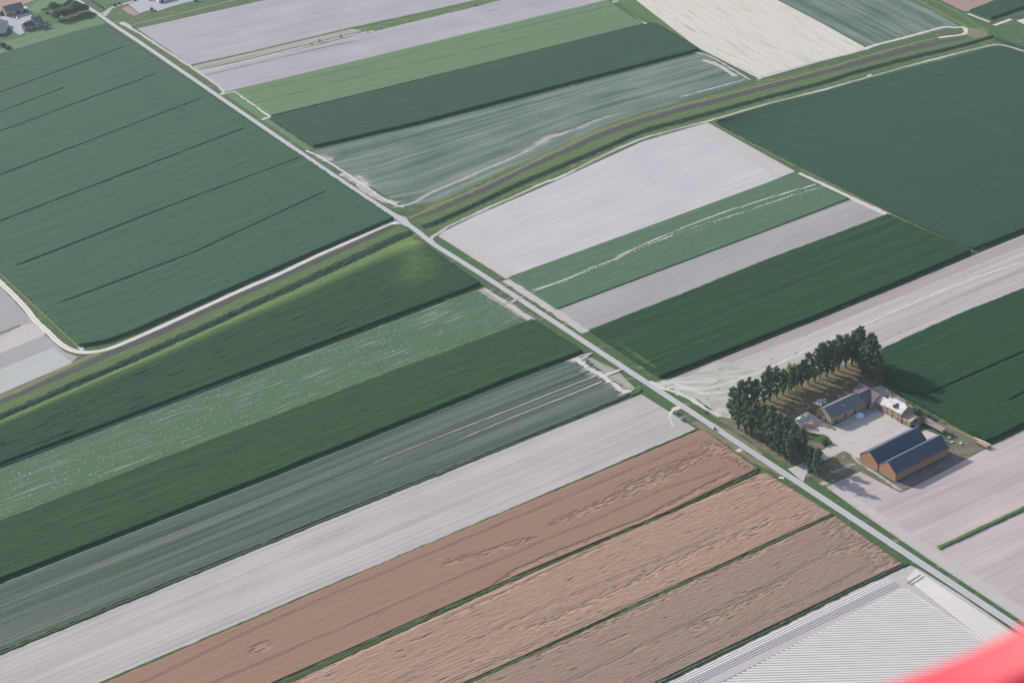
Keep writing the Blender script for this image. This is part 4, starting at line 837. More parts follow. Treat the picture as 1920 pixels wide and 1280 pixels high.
rowB = [(1456, 746), (1467.6, 740), (1478.6, 736), (1490, 730), (1503, 727), (1515, 721), (1527, 716), (1537.5, 709), (1550, 707), (1560, 701), (1572, 695), (1585, 690)]
hB = [.90, .78, .74, .76, .90, .95, 1.0, 1.04, 1.05, 1.06, 1.08, 1.08]
for i, p in enumerate(rowB):
    p = P(*p)
    if i in (2, 3): tree('poplar_tree', p, POPY, [1.0, .9][i-2], i*1.3, ['thin yellow green tree behind the orchard lawn, the left one of two', 'thin yellow green tree behind the orchard lawn, the right one of two'][i-2], G)
    tree('poplar_tree', p+(np.array([2.2, 2.4]) if i in (2, 3) else 0), POP[(i*3+1) % 7], hB[i]*rnd.uniform(.96, 1.03), rnd.uniform(0, 6), 'dark tree in the row behind the orchard lawn, %s trunk from the left' % ORD[i], G)
rowC = [(1597, 686), (1610, 690), (1622, 700), (1628, 713), (1638, 703), (1640, 719), (1612, 678), (1628, 686)]
wc = ['at the left edge of the big right hand clump', 'near the left front of the big end clump', 'in the front middle of the big end clump', 'at the front of the big end clump above the barn', 'in the middle right of the big end clump', 'at the right front of the big end clump by the maize', 'at the back left of the big end clump', 'at the back right of the big end clump']
rowC += [(1633, 696), (1619, 706), (1604, 682)]; wc += ['at the centre right of the big end clump', 'at the centre of the big end clump', 'between the row and the big end clump']
for i, p in enumerate(rowC):
    tree('poplar_tree', P(*p), POP[(i*2+3) % 7], rnd.uniform(1.0, 1.1), rnd.uniform(0, 6), 'large dark tree '+wc[i], G)
rowD = along([(1385.6, 803), (1418, 825), (1459, 851), (1484, 868)], 9)
for i, p in enumerate(rowD):
    tree('poplar_tree', p+np.array([rnd.uniform(-.7, .7), rnd.uniform(-.7, .7)]), POP[(i*2) % 7], rnd.uniform(.82, .96), rnd.uniform(0, 6), 'tall tree in the row nearest the road, %s from the upper left' % ORD[i], G)
rowE = along([(1382, 788), (1412, 801), (1450, 822), (1482, 846), (1500, 860)], 9)
for i, p in enumerate(rowE):
    tree('poplar_tree', p+np.array([rnd.uniform(-.9, .9), rnd.uniform(-.9, .9)]), POP[(i*2+1) % 7], rnd.uniform(.80, .96), rnd.uniform(0, 6), 'tall tree in the second row from the road, %s from the upper left' % ORD[i], G)
for (p, s, l) in [((1517, 882), .72, 'shorter tree left of the driveway mouth gatepost'), ((1531, 893), .80, 'tree with a pale trunk right of the driveway mouth'), ((1508, 873), .62, 'small tree on the left side of the driveway mouth')]:
    tree('poplar_tree', P(*p), POP[int(s*10) % 7], s, 1.0+s, l, G)

# shrubs and small trees
def shrub(name, px, r, h, label, cat='bush', group=None, mat=None, seed=0, stretch=1.0, rz=0.0, dense=60, ls=.3):
    p = P(*px); rs = random.Random(seed+5); cs = []; rr = []
    n = max(5, int(9*stretch))
    for i in range(n):
        a = rs.uniform(0, 6.28); q = rs.uniform(0, .62)*r; cs.append((math.cos(a)*q*stretch+(rs.uniform(-.5, .5)*r*(stretch-1)), math.sin(a)*q, h*rs.uniform(.35, .68))); rr.append(min(h*.42, r*.5)*rs.uniform(.8, 1.15))
    o = empty(name, p, rz, label, cat, group)
    cr = leaf_mesh('crown', cs, rr, dense, ls, seed+9); link('crown', cr, mat or M_hedge, o)
    mb = MB(); mb.tube((0, 0, -.2), (0, 0, h*.5), .12+.03*h, .05); mb.build('trunk', M_bark, o); return o
shrub('round_bush', (1547, 831), 4.6, 3.4, 'rounded bright green bush on the bend of the driveway', seed=3, mat=M_hedge, stretch=1.3, rz=R(-30), dense=120)
for i, (x, y, r_, h_, l) in enumerate([(1699, 762, 3.4, 3.6, 'dark bush behind the farmhouse, nearest the chimney'), (1709, 768, 3.6, 4.2, 'dark bush behind the farmhouse, second in the clump'), (1719, 774, 3.6, 3.8, 'dark bush at the right end of the clump behind the farmhouse annex'),
                                       (1741, 781, 3.0, 2.6, 'low bush behind the upper end of the long low shed'), (1752, 787, 2.6, 2.2, 'low bush behind the middle of the long low shed'), (1783, 817, 2.4, 2.2, 'dark shrub off the far corner of the nearer wooden barn'),
                                       (1340, 829-24, 1.8, 1.6, 'small dark shrub on the verge by the road, upper one'), (1322, 774, 1.6, 1.5, 'small dark shrub on the verge above the trees'), (1520, 770, 1.6, 2.4, 'small green bush beside the white wrapped bales')]):
    shrub('bush', (x, y), r_, h_, l, seed=20+i, dense=90)
# top left trees
M_leafx = M_hedge
def round_tree(px, r, h, label, seed):
    r *= 1.2; h *= 1.1; p = P(*px); rs = random.Random(seed); cs = []; rr = []
    for i in range(26):
        a = rs.uniform(0, 6.28); e = rs.uniform(-.2, 1.4); q = r*.68; cs.append((math.cos(a)*math.cos(e)*q, math.sin(a)*math.cos(e)*q, h*.5+math.sin(e)*h*.34)); rr.append(r*rs.uniform(.28, .40))
    o = empty('round_tree', p, 0, label, 'tree', 'trees by the top left farm')
    link('crown', leaf_mesh('crown', cs, rr, 38, .5, seed), M_hedge, o)
    mb = MB(); mb.tube((0, 0, -.3), (0, 0, h*.55), .4, .2); mb.tube((0, 0, h*.3), (r*.4, .3, h*.6), .18, .06); mb.tube((0, 0, h*.3), (-r*.4, .3, h*.62), .18, .06); mb.build('trunk', M_bark, o)
for px, r_, h_, l in [((112, 37), 9, 13, 'wide dark tree left of the top left pair'), ((128, 33), 8, 12, 'dark tree in the middle of the top left clump'), ((144, 27), 10, 15, 'largest dark tree of the top left clump, nearest the road'), ((157, 24), 7, 10, 'dark tree at the road end of the top left clump'), ((102, 20), 7, 10, 'smaller dark tree behind the top left clump')]:
    round_tree(px, r_, h_, l, 300+int(px[0]))
for i, (px, r_, h_, l) in enumerate([((4, 28), 5, 5, 'dark bush left of the far top left barn'), ((88, 26), 4, 3, 'bush beside the garden behind the top left house'), ((16, 92), 7, 4, 'dark low bush at the edge of the largest maize field, top left'), ((6, 88), 7, 5, 'dark low bush at the left edge by the top left farm'),
                                     ((216, 11), 2.5, 3, 'small dark round shrub by the top paved yard, left one'), ((224, 9), 2.5, 3, 'small dark round shrub by the top paved yard, right one'), ((285, 21), 3, 5, 'lone small tree on the edge of the top paved yard'), ((366, 3), 4, 4, 'dark bush at the right end of the top paved yard')]):
    shrub('bush', px, r_, h_, l, seed=50+i, dense=60, ls=.45)
def hedge(pts, wd, h, label, seed):
    w_ = PW(pts); L = resample(w_, 2)[1]; n = max(3, int(L/1.6)); C = resample(w_, n)[0]; c0 = C[0]
    cs = [(c[0]-c0[0], c[1]-c0[1], h*.5) for c in C]; rs = random.Random(seed); rr = [max(wd, h)*.55*rs.uniform(.8, 1.15) for _ in C]
    o = empty('hedge', c0, 0, label, 'hedge'); link('foliage', leaf_mesh('foliage', cs, rr, 60, .4, seed), M_hedge, o)
hedge([(108, 13), (120, 11), (134, 1)], 2, 3, 'dark hedge behind the top left tree clump', 1)
hedge([(164, -3), (178, 7), (194, 17)], 1.6, 2, 'hedge line beside the side road at the top', 2)
hedge([(78, 20), (92, 17), (108, 13)], 2, 2.4, 'hedge behind the garden of the top left house', 3)

# ------------------------------------------------------------------ buildings
FO = P(1645, 884); FA = R(33.05)
def fw(u, v):
    return (FO[0]+u*math.cos(FA)+v*math.sin(FA), FO[1]+u*math.sin(FA)-v*math.cos(FA))
# farm local frame: x = u, y = -v (so that z stays up)
def gable(o, L, W, e, r, wall_m, roof_m, x0=0.0, y0=0.0, axis='u', over=.35, th=.22, ridge_m=None, rs=.5, wallname='wall'):
    """walls and two roof slopes; eaves run along axis; ridge at fraction rs of the width"""
    yr = y0+W*rs; mb = MB()
    mb.prism([(y0, -.2), (y0+W, -.2), (y0+W, e), (yr, r), (y0, e)], x0, x0+L, axis)
    mb.build(wallname, wall_m, o)
    for s_, (ya, yb) in ((-1, (y0, yr)), (1, (y0+W, yr))):
        dy = (yb-ya); dz = r-e; l = math.hypot(dy, dz); ny, nz = -dz/l*(1 if dy > 0 else -1), abs(dy)/l
        ov = over; ya2, e2 = ya-dy/l*ov, e-dz/l*ov; up = .02
        pr = [(ya2+ny*up, e2+nz*up), (yb+ny*up*0, r+up/nz), (yb, r+(th+up)/nz), (ya2+ny*(th+up), e2+nz*(th+up))]
        mb = MB(); mb.prism(pr, x0-over*.6, x0+L+over*.6, axis); mb.build('roof', roof_m, o)
    if ridge_m:
        mb = MB(); w2 = .32; mb.prism([(yr-w2, r+th*1.1), (yr+w2, r+th*1.1), (yr+w2*.5, r+th*1.3+.14), (yr-w2*.5, r+th*1.3+.14)], x0-over*.62, x0+L+over*.62, axis); mb.build('ridge_cap', ridge_m, o)
def wall_window(o, name, x, y, z, w_, h, face, mat=None, d=.06, frame=None):
    """face: 'x-','x+','y-','y+' outward direction"""
    mb = MB(); f = MB()
    t = .12
    if face[0] == 'x':
        s = -1 if face[1] == '-' else 1; xa, xb = sorted((x+s*.01, x+s*(.01+d))); mb.box(xa, xb, y-w_/2, y+w_/2, z, z+h)
        xa, xb = sorted((x+s*.012, x+s*(.05+d)))
        f.box(xa, xb, y-w_/2-t, y-w_/2, z-t, z+h+t); f.box(xa, xb, y+w_/2, y+w_/2+t, z-t, z+h+t); f.box(xa, xb, y-w_/2, y+w_/2, z+h, z+h+t); f.box(xa, xb, y-w_/2, y+w_/2, z-t, z)
    else:
        s = -1 if face[1] == '-' else 1; ya, yb = sorted((y+s*.01, y+s*(.01+d))); mb.box(x-w_/2, x+w_/2, ya, yb, z, z+h)
        ya, yb = sorted((y+s*.012, y+s*(.05+d)))
        f.box(x-w_/2-t, x-w_/2, ya, yb, z-t, z+h+t); f.box(x+w_/2, x+w_/2+t, ya, yb, z-t, z+h+t); f.box(x-w_/2, x+w_/2, ya, yb, z+h, z+h+t); f.box(x-w_/2, x+w_/2, ya, yb, z-t, z)
    p = mb.build(name, mat or M_glass, o)
    f.build('frame', frame or M_stone, p)
    return p

# wooden barns
loc = fw(0.6, 0); bB = empty('wooden_barn', loc, FA, 'nearer wooden barn with a long dark blue roof, beside the bare field', 'barn', 'twin wooden barns')
gable(bB, 52.6, 15.9, 6.1, 12.5, M_plank, M_slateblue, 0, -16.1, ridge_m=M_ridge)
mb = MB(); mb.box(-.06, 52.7, -16.22, -.1, -.2, .45); mb.build('plinth', M_conc, bB)
loc = fw(0.2, -17.6); bA = empty('wooden_barn', loc, FA, 'farther wooden barn with a shorter dark blue roof, beside the courtyard', 'barn', 'twin wooden barns')
gable(bA, 17.5, 17.0, 6.1, 12.4, M_plank, M_slateblue, 0, -17.3, ridge_m=M_ridge)
gable(bA, 31.0, 17.0, 6.1, 12.7, M_plank, M_slateblue, 17.6, -17.3, ridge_m=M_ridge, over=.5, wallname='rear_wall')
mb = MB(); mb.box(-.06, 48.7, -17.35, .06, -.2, .45); mb.build('plinth', M_conc, bA)
mb = MB(); mb.box(17.4, 17.62, -17.4, -8.6, 5.6, 6.6); mb.build('parapet', M_ridge, bA)

# stone barn (local y = -v): v -78.5..-63.6
loc = fw(18.2, -63.6); sb = empty('stone_barn', loc, FA, 'long stone barn with a grey slate roof on the left of the courtyard', 'barn')
gable(sb, 33.5, 15.0, 6.3, 11.2, M_stone, M_slate, 0, 0, ridge_m=M_ridge, rs=.52)
for x, z, ww, hh in [(4, 3.6, 1.0, 1.2), (14.5, 1.2, 1.4, 3.4), (24, 3.9, 1.0, 1.6), (29, 3.9, 1.0, 1.2)]: wall_window(sb, 'window', x, 0, z, ww, hh, 'y-')
wall_window(sb, 'door', 5.2, 0, .1, 2.2, 2.7, 'y-', M_door); wall_window(sb, 'door', 24.5, 0, .1, 2.0, 2.8, 'y-', M_dark)
for y, z, ww, hh in [(11.8, .1, 2.4, 3.0), (8.2, 4.4, 1.0, 1.4), (5.4, .6, 1.3, 2.6), (2.4, .4, 1.4, 1.3)]: wall_window(sb, 'door' if ww > 2 else 'window', 0, y, z, ww, hh, 'x-', M_dark)
mb = MB(); mb.box(14.4, 16.0, 2.6, 3.8, 7.6, 9.3); dm = mb.build('dormer', M_brick, sb); mb = MB(); mb.prism([(2.3, 9.3), (4.1, 9.3), (3.2, 10.2)], 14.0, 16.3); mb.build('dormer_roof', M_ridge, dm)
# back range (ridge along v)
loc = fw(55.5, -60.2); br = empty('corner_barn', loc, FA, 'dark roofed open fronted barn closing the back corner of the courtyard', 'barn')
gable(br, 20.5, 18.5, 4.6, 9.6, M_stone, M_tile_d, 0.3, 0, axis='v', rs=.5)
for y, ww in [(3.0, 3.6), (8.0, 3.6)]: wall_window(br, 'opening', 0, y, .1, ww, 3.6, 'x-', M_dark)
mb = MB(); mb.prism([(2.9, 6.0), (17.6, 6.0), (10.4, 10.6)], -5.0, 8.8); mb.build('cross_roof', M_tile_d, br)
mb = MB(); mb.box(-3.9, -.3, 3.6, 17.0, -.2, 6.0); mb.build('link_wall', M_stone, br)
mb = MB(); mb.box(-4.1, -3.9, 3.8, 6.8, .1, 3.8)
# farmhouse
loc = fw(59.7, -34.6); fh = empty('farmhouse', loc, FA, 'stone farmhouse with a pale patchy slate roof at the back of the courtyard', 'house')
gable(fh, 17.2, 13.6, 6.9, 10.9, M_stone, M_white_roof, 0, 0, axis='v', ridge_m=M_whitep, rs=.52)
gable(fh, 9.0, 9.5, 4.9, 8.4, M_stone, M_white_roof, 17.3, 1.3, axis='v', rs=.5, wallname='wing_wall')
gable(fh, 8.4, 10.0, 3.8, 5.7, M_stone, M_rust, -8.5, 0.6, axis='v', rs=.7, wallname='annex_wall')
for y, z, ww, hh in [(2.6, 1.2, 1.2, 1.7), (2.6, 4.4, 1.1, 1.5), (8.2, .2, 1.5, 2.8), (8.2, 4.4, 1.1, 1.5), (13.6, 1.2, 1.2, 1.7), (13.6, 4.4, 1.1, 1.5)]:
    wall_window(fh, 'door' if hh > 2 else 'window', 0, y, z, ww, hh, 'x-')
wall_window(fh, 'window', 1.3, 21.5, 1.0, 1.5, 1.6, 'x-'); wall_window(fh, 'window', .6, -4.6, .9, 1.2, 1.3, 'x-')
mb = MB(); mb.prism([(7.0, 7.4), (9.4, 7.4), (9.4, 9.3), (8.2, 10.3), (7.0, 9.3)], 1.2, 5.0); d_ = mb.build('dormer', M_dark, fh)
mb = MB(); mb.prism([(6.7, 9.2), (8.2, 10.5), (9.7, 9.2), (9.7, 9.4), (8.2, 10.75), (6.7, 9.4)], 1.0, 5.2); mb.build('dormer_roof', M_slate, d_)
for yy in (1.0, 15.8):
    mb = MB(); mb.box(6.3, 7.4, yy-.5, yy+.9, 9.8, 13.0); c_ = mb.build('chimney', M_brick, fh, bevel=.04); mb = MB(); mb.box(6.5, 7.2, yy-.3, yy+.7, 13.0, 13.5); mb.build('chimney_pot', M_dark, c_)
mb = MB(); mb.box(-.12, .0, -.2, 17.4, 6.7, 6.95); mb.build('gutter', M_whitep, fh)
mb = MB(); mb.box(-.4, .0, -.1, .5, .2, 1.0); mb.build('doorstep', M_conc, fh)
# low shed
loc = fw(69.6, -4.8); sh = empty('low_shed', loc, FA, 'long low shed with a brownish sloping roof along the back wall', 'shed')
mb = MB(); mb.prism([(-.3, 2.45), (4.5, 3.25), (4.5, 3.42), (-.3, 2.62)], -.2, 17.4, 'v'); mb.build('roof', M_fibro, sh)
mb = MB(); mb.box(4.1, 4.4, 0, 17.2, -.2, 3.15); mb.box(0.2, 4.1, 0, .25, -.2, 2.5); mb.box(.2, 4.1, 17, 17.2, -.2, 2.5); mb.build('wall', M_stone, sh)
for i in range(6):
    mb = MB(); mb.box(.1, .32, .1+i*3.35, .34+i*3.35, -.2, 2.5); mb.build('post', M_bark, sh)
mb = MB(); mb.box(4.3, 4.7, 0, 17.2, 3.3, 3.5); mb.build('verge_tiles', M_brick, sh)
# little stone store beside the annex
loc = fw(63.5, -22.6); ss = empty('stone_store', loc, FA, 'small ruined stone store between the farmhouse annex and the low shed', 'shed')
mb = MB(); mb.box(0, 5, 0, .4, -.2, 3.2); mb.box(0, .4, .4, 5.0, -.2, 2.4); mb.box(4.6, 5, .4, 5, -.2, 3.6); mb.build('wall', M_stone, ss)
mb = MB(); mb.prism([(.0, 3.0), (2.6, 3.7), (2.6, 3.9), (0, 3.2)], .3, 4.7); mb.build('roof', M_tile_d, ss)
# back wall
def wall(pts, h, t, label, mat, cap=None, name='stone_wall'):
    w_ = np.array([fw(*p) for p in pts]); o = empty(name, w_[0], 0, label, 'wall'); a = w_-w_[0]
    co, uv, q = ribgeo(a, t, .05, 2.0, 1, h); n = len(co)//2
    lo = co.copy(); lo[:, 2] = -.2
    rs_ = (vnoise(np.arange(n)/2.0, np.zeros(n), 8)-.5)*.5*h*.4; co[:n, 2] += rs_; co[n:, 2] += rs_
    k = 2*n; i = np.arange(n-1); qs = np.vstack([q, np.stack([i, i+1, i+1+k, i+k], -1), np.stack([i+n+1, i+n, i+n+k, i+n+1+k], -1), [[0, k, k+n, n]], [[n-1, 2*n-1, k+2*n-1, k+n-1]]])
    me = npmesh('masonry', np.vstack([co, lo]), qs, None, None, False); bm = bmesh.new(); bm.from_mesh(me); bmesh.ops.recalc_face_normals(bm, faces=bm.faces); bm.to_mesh(me); bm.free()
    link('masonry', me, mat, o)
    if cap:
        c2, uv2, q2 = ribgeo(a, t+.25, .02, 2.0, 1, h+.16); c2[:n, 2] += rs_; c2[n:, 2] += rs_; l2 = c2.copy(); l2[:, 2] -= .2
        me = npmesh('coping', np.vstack([c2, l2]), qs, None, None, False); bm = bmesh.new(); bm.from_mesh(me); bmesh.ops.recalc_face_normals(bm, faces=bm.faces); bm.to_mesh(me); bm.free()
        link('coping', me, cap, o)
wall([(85.5, -80), (84, -60), (82.4, -49)], 1.2, .6, 'low stone wall behind the corner barn beside the maize', M_stone)
wall([(80.2, -9), (81, 4), (81.8, 14)], 1.6, .7, 'overgrown stone wall behind the barns beside the maize', M_stone)
wall([(81.2, 15), (82.2, 22), (82.6, 29)], 2.2, .7, 'stone wall with a pale coping at the far right corner of the farm', M_stone, M_whitep)
bs = empty('lean_to', fw(78.6, 28.5), FA, 'small lean to with an orange tiled roof against the far corner wall', 'shed')
mb = MB(); mb.prism([(0, 1.5), (2.6, 2.3), (2.6, 2.45), (0, 1.65)], 0, 9.5, 'v'); mb.build('roof', M_brick, bs)
for i in range(4):
    mb = MB(); mb.box(.1, .28, .1+i*3.0, .28+i*3.0, -.2, 1.5); mb.build('post', M_bark, bs)
mb = MB(); mb.box(.3, 2.5, 0.05, .2, -.2, 1.6); mb.build('wall', M_stone, bs); mb = MB(); mb.box(.3, 2.5, 9.2, 9.4, -.2, 1.6); mb.build('wall', M_stone, bs)

# small things in the yard
M_sand = omat('sand_mat', (.48, .33, .22), (.42, .29, .20), 2, .95); M_chalkheap = omat('chalk_heap_mat', (.66, .64, .62), (.54, .52, .51), 1.6, .95, bump=.3)
def heap(px, rx, ry, h, mat, label, seed, rz=0.0, name='spoil_heap'):
    bm = blob(rx, ry, h, 0, .22, seed, 4, freq=1.5)
    for v in bm.verts:
        k = max(0, 1-math.hypot(v.co.x/rx, v.co.y/ry)); v.co.z = min(v.co.z, h*(.15+k*1.1))
    o = bm_obj(bm, name, mat); o.location = (*P(*px), 0); o.rotation_euler = (0, 0, rz); props(o, label, 'heap'); return o
heap((1503, 786), 5.5, 3.4, 3.0, M_chalkheap, 'white chalk heap at the left end of the stone barn', 3, R(30))
heap((1519, 797), 6.0, 4.2, 2.3, M_sand, 'tan sand heap in front of the white chalk heap', 4, R(-20))
bm = blob(3.8, 3.2, 2.3, 0, .3, 9, 4, freq=1.6); tp = bm_obj(bm, 'tarpaulin_heap', omat('tarp_mat', (.74, .78, .86), (.66, .71, .82), 1.5, .45, .5, bump=.25), None, False); tp.location = (*P(1611, 780), 0); tp.rotation_euler = (0, 0, FA); props(tp, 'heap covered with a bluish white tarpaulin on the courtyard slab', 'heap')
def bale_mesh():
    bm = bmesh.new(); bmesh.ops.create_cone(bm, cap_ends=True, segments=14, radius1=.72, radius2=.72, depth=1.3)
    bmesh.ops.bevel(bm, geom=[e for e in bm.edges if abs(e.verts[0].co.z-e.verts[1].co.z) < .01], offset=.12, segments=2, affect='EDGES')
    bmesh.ops.rotate(bm, verts=bm.verts, cent=(0, 0, 0), matrix=Matrix.Rotation(math.pi/2, 3, 'X')); me = bpy.data.meshes.new('bale'); bm.to_mesh(me); bm.free()
    for p in me.polygons: p.use_smooth = True
    me.materials.append(M_white); return me
bme = bale_mesh(); c0 = P(1538, 757); k = 0
dirb = np.array([math.cos(FA), math.sin(FA)]); dirp = np.array([math.sin(FA), -math.cos(FA)])
for i in range(5):
    for j in range(3):
        if (i, j) in ((2, 2),): continue
        p = c0+dirb*(i-2)*1.75+dirp*(j-1)*2.3+np.array([rnd.uniform(-.3, .3), rnd.uniform(-.3, .3)])
        o = bpy.data.objects.new('wrapped_bale', bme); COL.objects.link(o); o.location = (p[0], p[1], .86); o.scale = (1.2, 1.2, 1.2); o.rotation_euler = (0, 0, FA+rnd.uniform(-.3, .3)); k += 1
        props(o, 'white wrapped bale behind the stone barn, %s from left, %s row' % (ORD[i], ['back', 'middle', 'front'][j]), 'bale', 'white wrapped bales behind the stone barn')
for i, (a, b, l) in enumerate([(-.5, -.4, 'left'), (1.2, -.2, 'middle'), (2.6, .3, 'right')]):
    p = c0+dirb*a*1.5+dirp*b*2.0
    o = bpy.data.objects.new('wrapped_bale', bme); COL.objects.link(o); o.location = (p[0], p[1], 2.3); o.scale = (1.2, 1.2, 1.2); o.rotation_euler = (0, 0, FA+.2*i)
    props(o, 'white wrapped bale stacked on top of the pile, the %s one' % l, 'bale', 'white wrapped bales behind the stone barn')
# gate post with round white top, small white pieces
gp_ = empty('gatepost', P(1515.5, 895), 0, 'white globe topped gatepost at the driveway mouth', 'gatepost')
mb = MB(); mb.box(-.3, .3, -.3, .3, -.2, 1.5); mb.build('pillar', M_conc, gp_, bevel=.04)
bm = bmesh.new(); bmesh.ops.create_icosphere(bm, subdivisions=2, radius=.55, matrix=Matrix.Translation((0, 0, 2.0))); bm_obj(bm, 'globe', M_whitep, gp_)
tk = empty('water_tank', P(1802, 832), 0, 'small white water tank on the rough ground behind the barns', 'tank')
bm = bmesh.new(); bmesh.ops.create_cone(bm, cap_ends=True, segments=16, radius1=.95, radius2=.9, depth=1.2, matrix=Matrix.Translation((0, 0, .6))); bmesh.ops.bevel(bm, geom=[e for e in bm.edges if e.verts[0].co.z > 1 and e.verts[1].co.z > 1], offset=.2, segments=2, affect='EDGES'); bm_obj(bm, 'body', M_whitep, tk)
mb = MB(); mb.tube((0, 0, 1.15), (0, 0, 1.4), .25, .25, 10); mb.build('lid', M_ridge, tk)
def trough(px, rz, label, m, L=3.0, W=1.2, H=.8, name='pallet_stack', cat='stack'):
    o = empty(name, P(*px), rz, label, cat)
    mb = MB()
    for k in range(4): mb.box(-L/2, L/2, -W/2, W/2, k*H/4+.06, (k+.75)*H/4+.02)
    mb.build('boards', m, o); mb = MB()
    for x in (-L/2+.1, 0, L/2-.1): mb.box(x-.08, x+.08, -W/2-.02, W/2+.02, 0, H)
    mb.build('battens', M_bark, o)
trough((1587, 779), FA, 'stack of orange brown boards against the stone barn', M_sand); trough((1563, 804), FA, 'small stack of orange bricks at the corner of the stone barn', M_brick, 1.8, 1.2, .8)
trough((1779, 822), FA+.4, 'grey pallets off the far corner of the nearer wooden barn', M_conc, 2.6, 2.0, 1.2); trough((1785, 829), FA-.4, 'low grey pile of blocks beyond the nearer wooden barn', M_chalkheap, 2.2, 1.6, .8)

# blue and red bins
def bin_obj(px, mat, label, L=1.8, W=1.3, H=1.4, rz=.4, lidm=None, group=None, name='bin'):
    o = empty(name, P(*px), rz, label, 'bin', group)
    mb = MB(); mb.add([(-L*.42, -W*.42, .15), (L*.42, -W*.42, .15), (L*.42, W*.42, .15), (-L*.42, W*.42, .15), (-L/2, -W/2, H), (L/2, -W/2, H), (L/2, W/2, H), (-L/2, W/2, H)], [(0, 3, 2, 1), (4, 5, 6, 7), (0, 1, 5, 4), (1, 2, 6, 5), (2, 3, 7, 6), (3, 0, 4, 7)])
    mb.build('body', mat, o, bevel=.05)
    mb = MB(); mb.box(-L*.53, L*.53, -W*.53, W*.53, H+.003, H+.12); mb.build('lid', lidm or mat, o, bevel=.03)
    mb = MB()
    for sx in (-1, 1):
        for sy in (-1, 1): mb.box(sx*L*.36-.1, sx*L*.36+.1, sy*W*.36-.1, sy*W*.36+.1, 0, .15)
    mb.build('feet', M_dark, o)
GB = 'bins standing in the fields'
bin_obj((1270, 775), M_blue, 'bright blue bin at the edge of the pale harrowed strip by the road', group=GB)
bin_obj((1277.5, 786.5), M_blue2, 'pale blue bin right of the bright blue one', 1.9, 1.4, 1.5, group=GB); bin_obj((1281, 790), M_redbox, 'small dark red box beside the pale blue bin by the road', 1.2, 1.0, .8, group=GB)
for i, (x, y, m, l, h) in enumerate([(599.5, 79, M_blue, 'leftmost blue bin in the row beside the far white track', 3.4), (639, 70.5, M_blue, 'second blue bin from the left beside the far white track', 3.2), (686.5, 59.5, M_blue2, 'third blue bin from the left, at the start of the far green strip', 3.2),
                                     (711, 53.5, M_blue2, 'rightmost blue bin of the row along the far green strip', 3.0), (583.5, 83, M_redbox, 'red bin at the left end of the far row', 1.4), (768, 40, M_redbox, 'small red bin on the edge of the far green strip', 1.2), (891, 11, M_blue, 'dark blue bin at the upper right end of the far green strip', 2.6)]):
    bin_obj((x, y), m, l, 1.9, 1.7, h, group=GB)

# ------------------------------------------------------------------ top left farm
TA = R(41.0)
def tl(px, u=0, v=0):
    p = P(*px); return (p[0]+u*math.cos(TA)+v*math.sin(TA), p[1]+u*math.sin(TA)-v*math.cos(TA))
h1 = empty('house', P(48, 58.5), TA, 'low brick house with a dark slate roof at the top left, nearest the maize', 'house')
gable(h1, 13.5, 9.0, 5.0, 9.0, M_oldbrick, M_slateblue, 0, 0); 
for x in (9.5,): wall_window(h1, 'window', x, 0, .8, 1.6, 2.4, 'y-', M_whitep)
h2 = empty('house', tl((48, 58.5), 14.3, 0.8), TA, 'taller brick house with two chimneys at the top left', 'house')
gable(h2, 12.5, 11.5, 7.8, 13.2, M_oldbrick, M_slate, 0, 0)
for x, z in [(2.2, 5), (4.8, 5), (2.6, 1)]: wall_window(h2, 'window', x, 0, z, 1.6, 2.0, 'y-', M_whitep)
for x in (.6, 11.4):
    mb = MB(); mb.box(x-.6, x+.6, 5.0, 6.6, 12, 15.4); c_ = mb.build('chimney', M_brick, h2); mb = MB(); mb.box(x-.4, x+.4, 5.2, 6.4, 15.4, 15.9); mb.build('chimney_pot', M_sand, c_)
h3 = empty('garage', tl((48, 58.5), 27.4, 1.0), TA, 'small grey roofed garage right of the taller top left house', 'garage')
gable(h3, 8.0, 6.0, 2.6, 4.2, M_whitep, M_slate, 0, 0); wall_window(h3, 'door', 4, 0, .1, 2.4, 2.1, 'y-', M_ridge)
b1 = empty('stone_barn', P(12.5, 31.5), R(38), 'stone barn with a wide dark slate roof at the far top left', 'barn')
gable(b1, 26, 11, 6.5, 12.8, M_stone, M_slate, 0, 0)
wall_window(b1, 'door', 17, 0, .1, 4.0, 4.4, 'y-', M_dark); wall_window(b1, 'door', 6, 0, .1, 2.0, 3.0, 'y-', M_dark)
sh2 = empty('open_shed', P(42, 25), R(38), 'open shed with a pale blue sheet roof beside the far top left barn', 'shed')
mb = MB(); mb.prism([(0, 4.6), (9, 5.6), (9, 5.8), (0, 4.8)], 0, 10); mb.build('roof', omat('pale_blue_sheet_mat', (.42, .58, .68), (.38, .52, .62), 3, .4, .5), sh2)
for x in (.3, 5, 9.6):
    for y_ in (.4, 8.6):
        mb = MB(); mb.box(x-.15, x+.15, y_-.15, y_+.15, -.1, 4.6+y_*.11); mb.build('post', M_ridge, sh2)
mb = MB(); mb.box(.3, 9.7, 8.8, 9.0, -.1, 5.4); mb.build('wall', M_dark, sh2)
g1 = empty('farm_building', P(-26, 66), R(8), 'large building with a blue grey roof and white gable cut by the left edge', 'building')
gable(g1, 34, 26, 5.5, 12.5, M_whitep, M_slate, 0, 0, axis='v', rs=.42)
wall_window(g1, 'door', 10.0, 0, .1, 5.0, 4.4, 'y-', M_dark)
cr = empty('parked_car', P(34, 34.5), R(40), 'dark parked car in the top left farm yard', 'car')
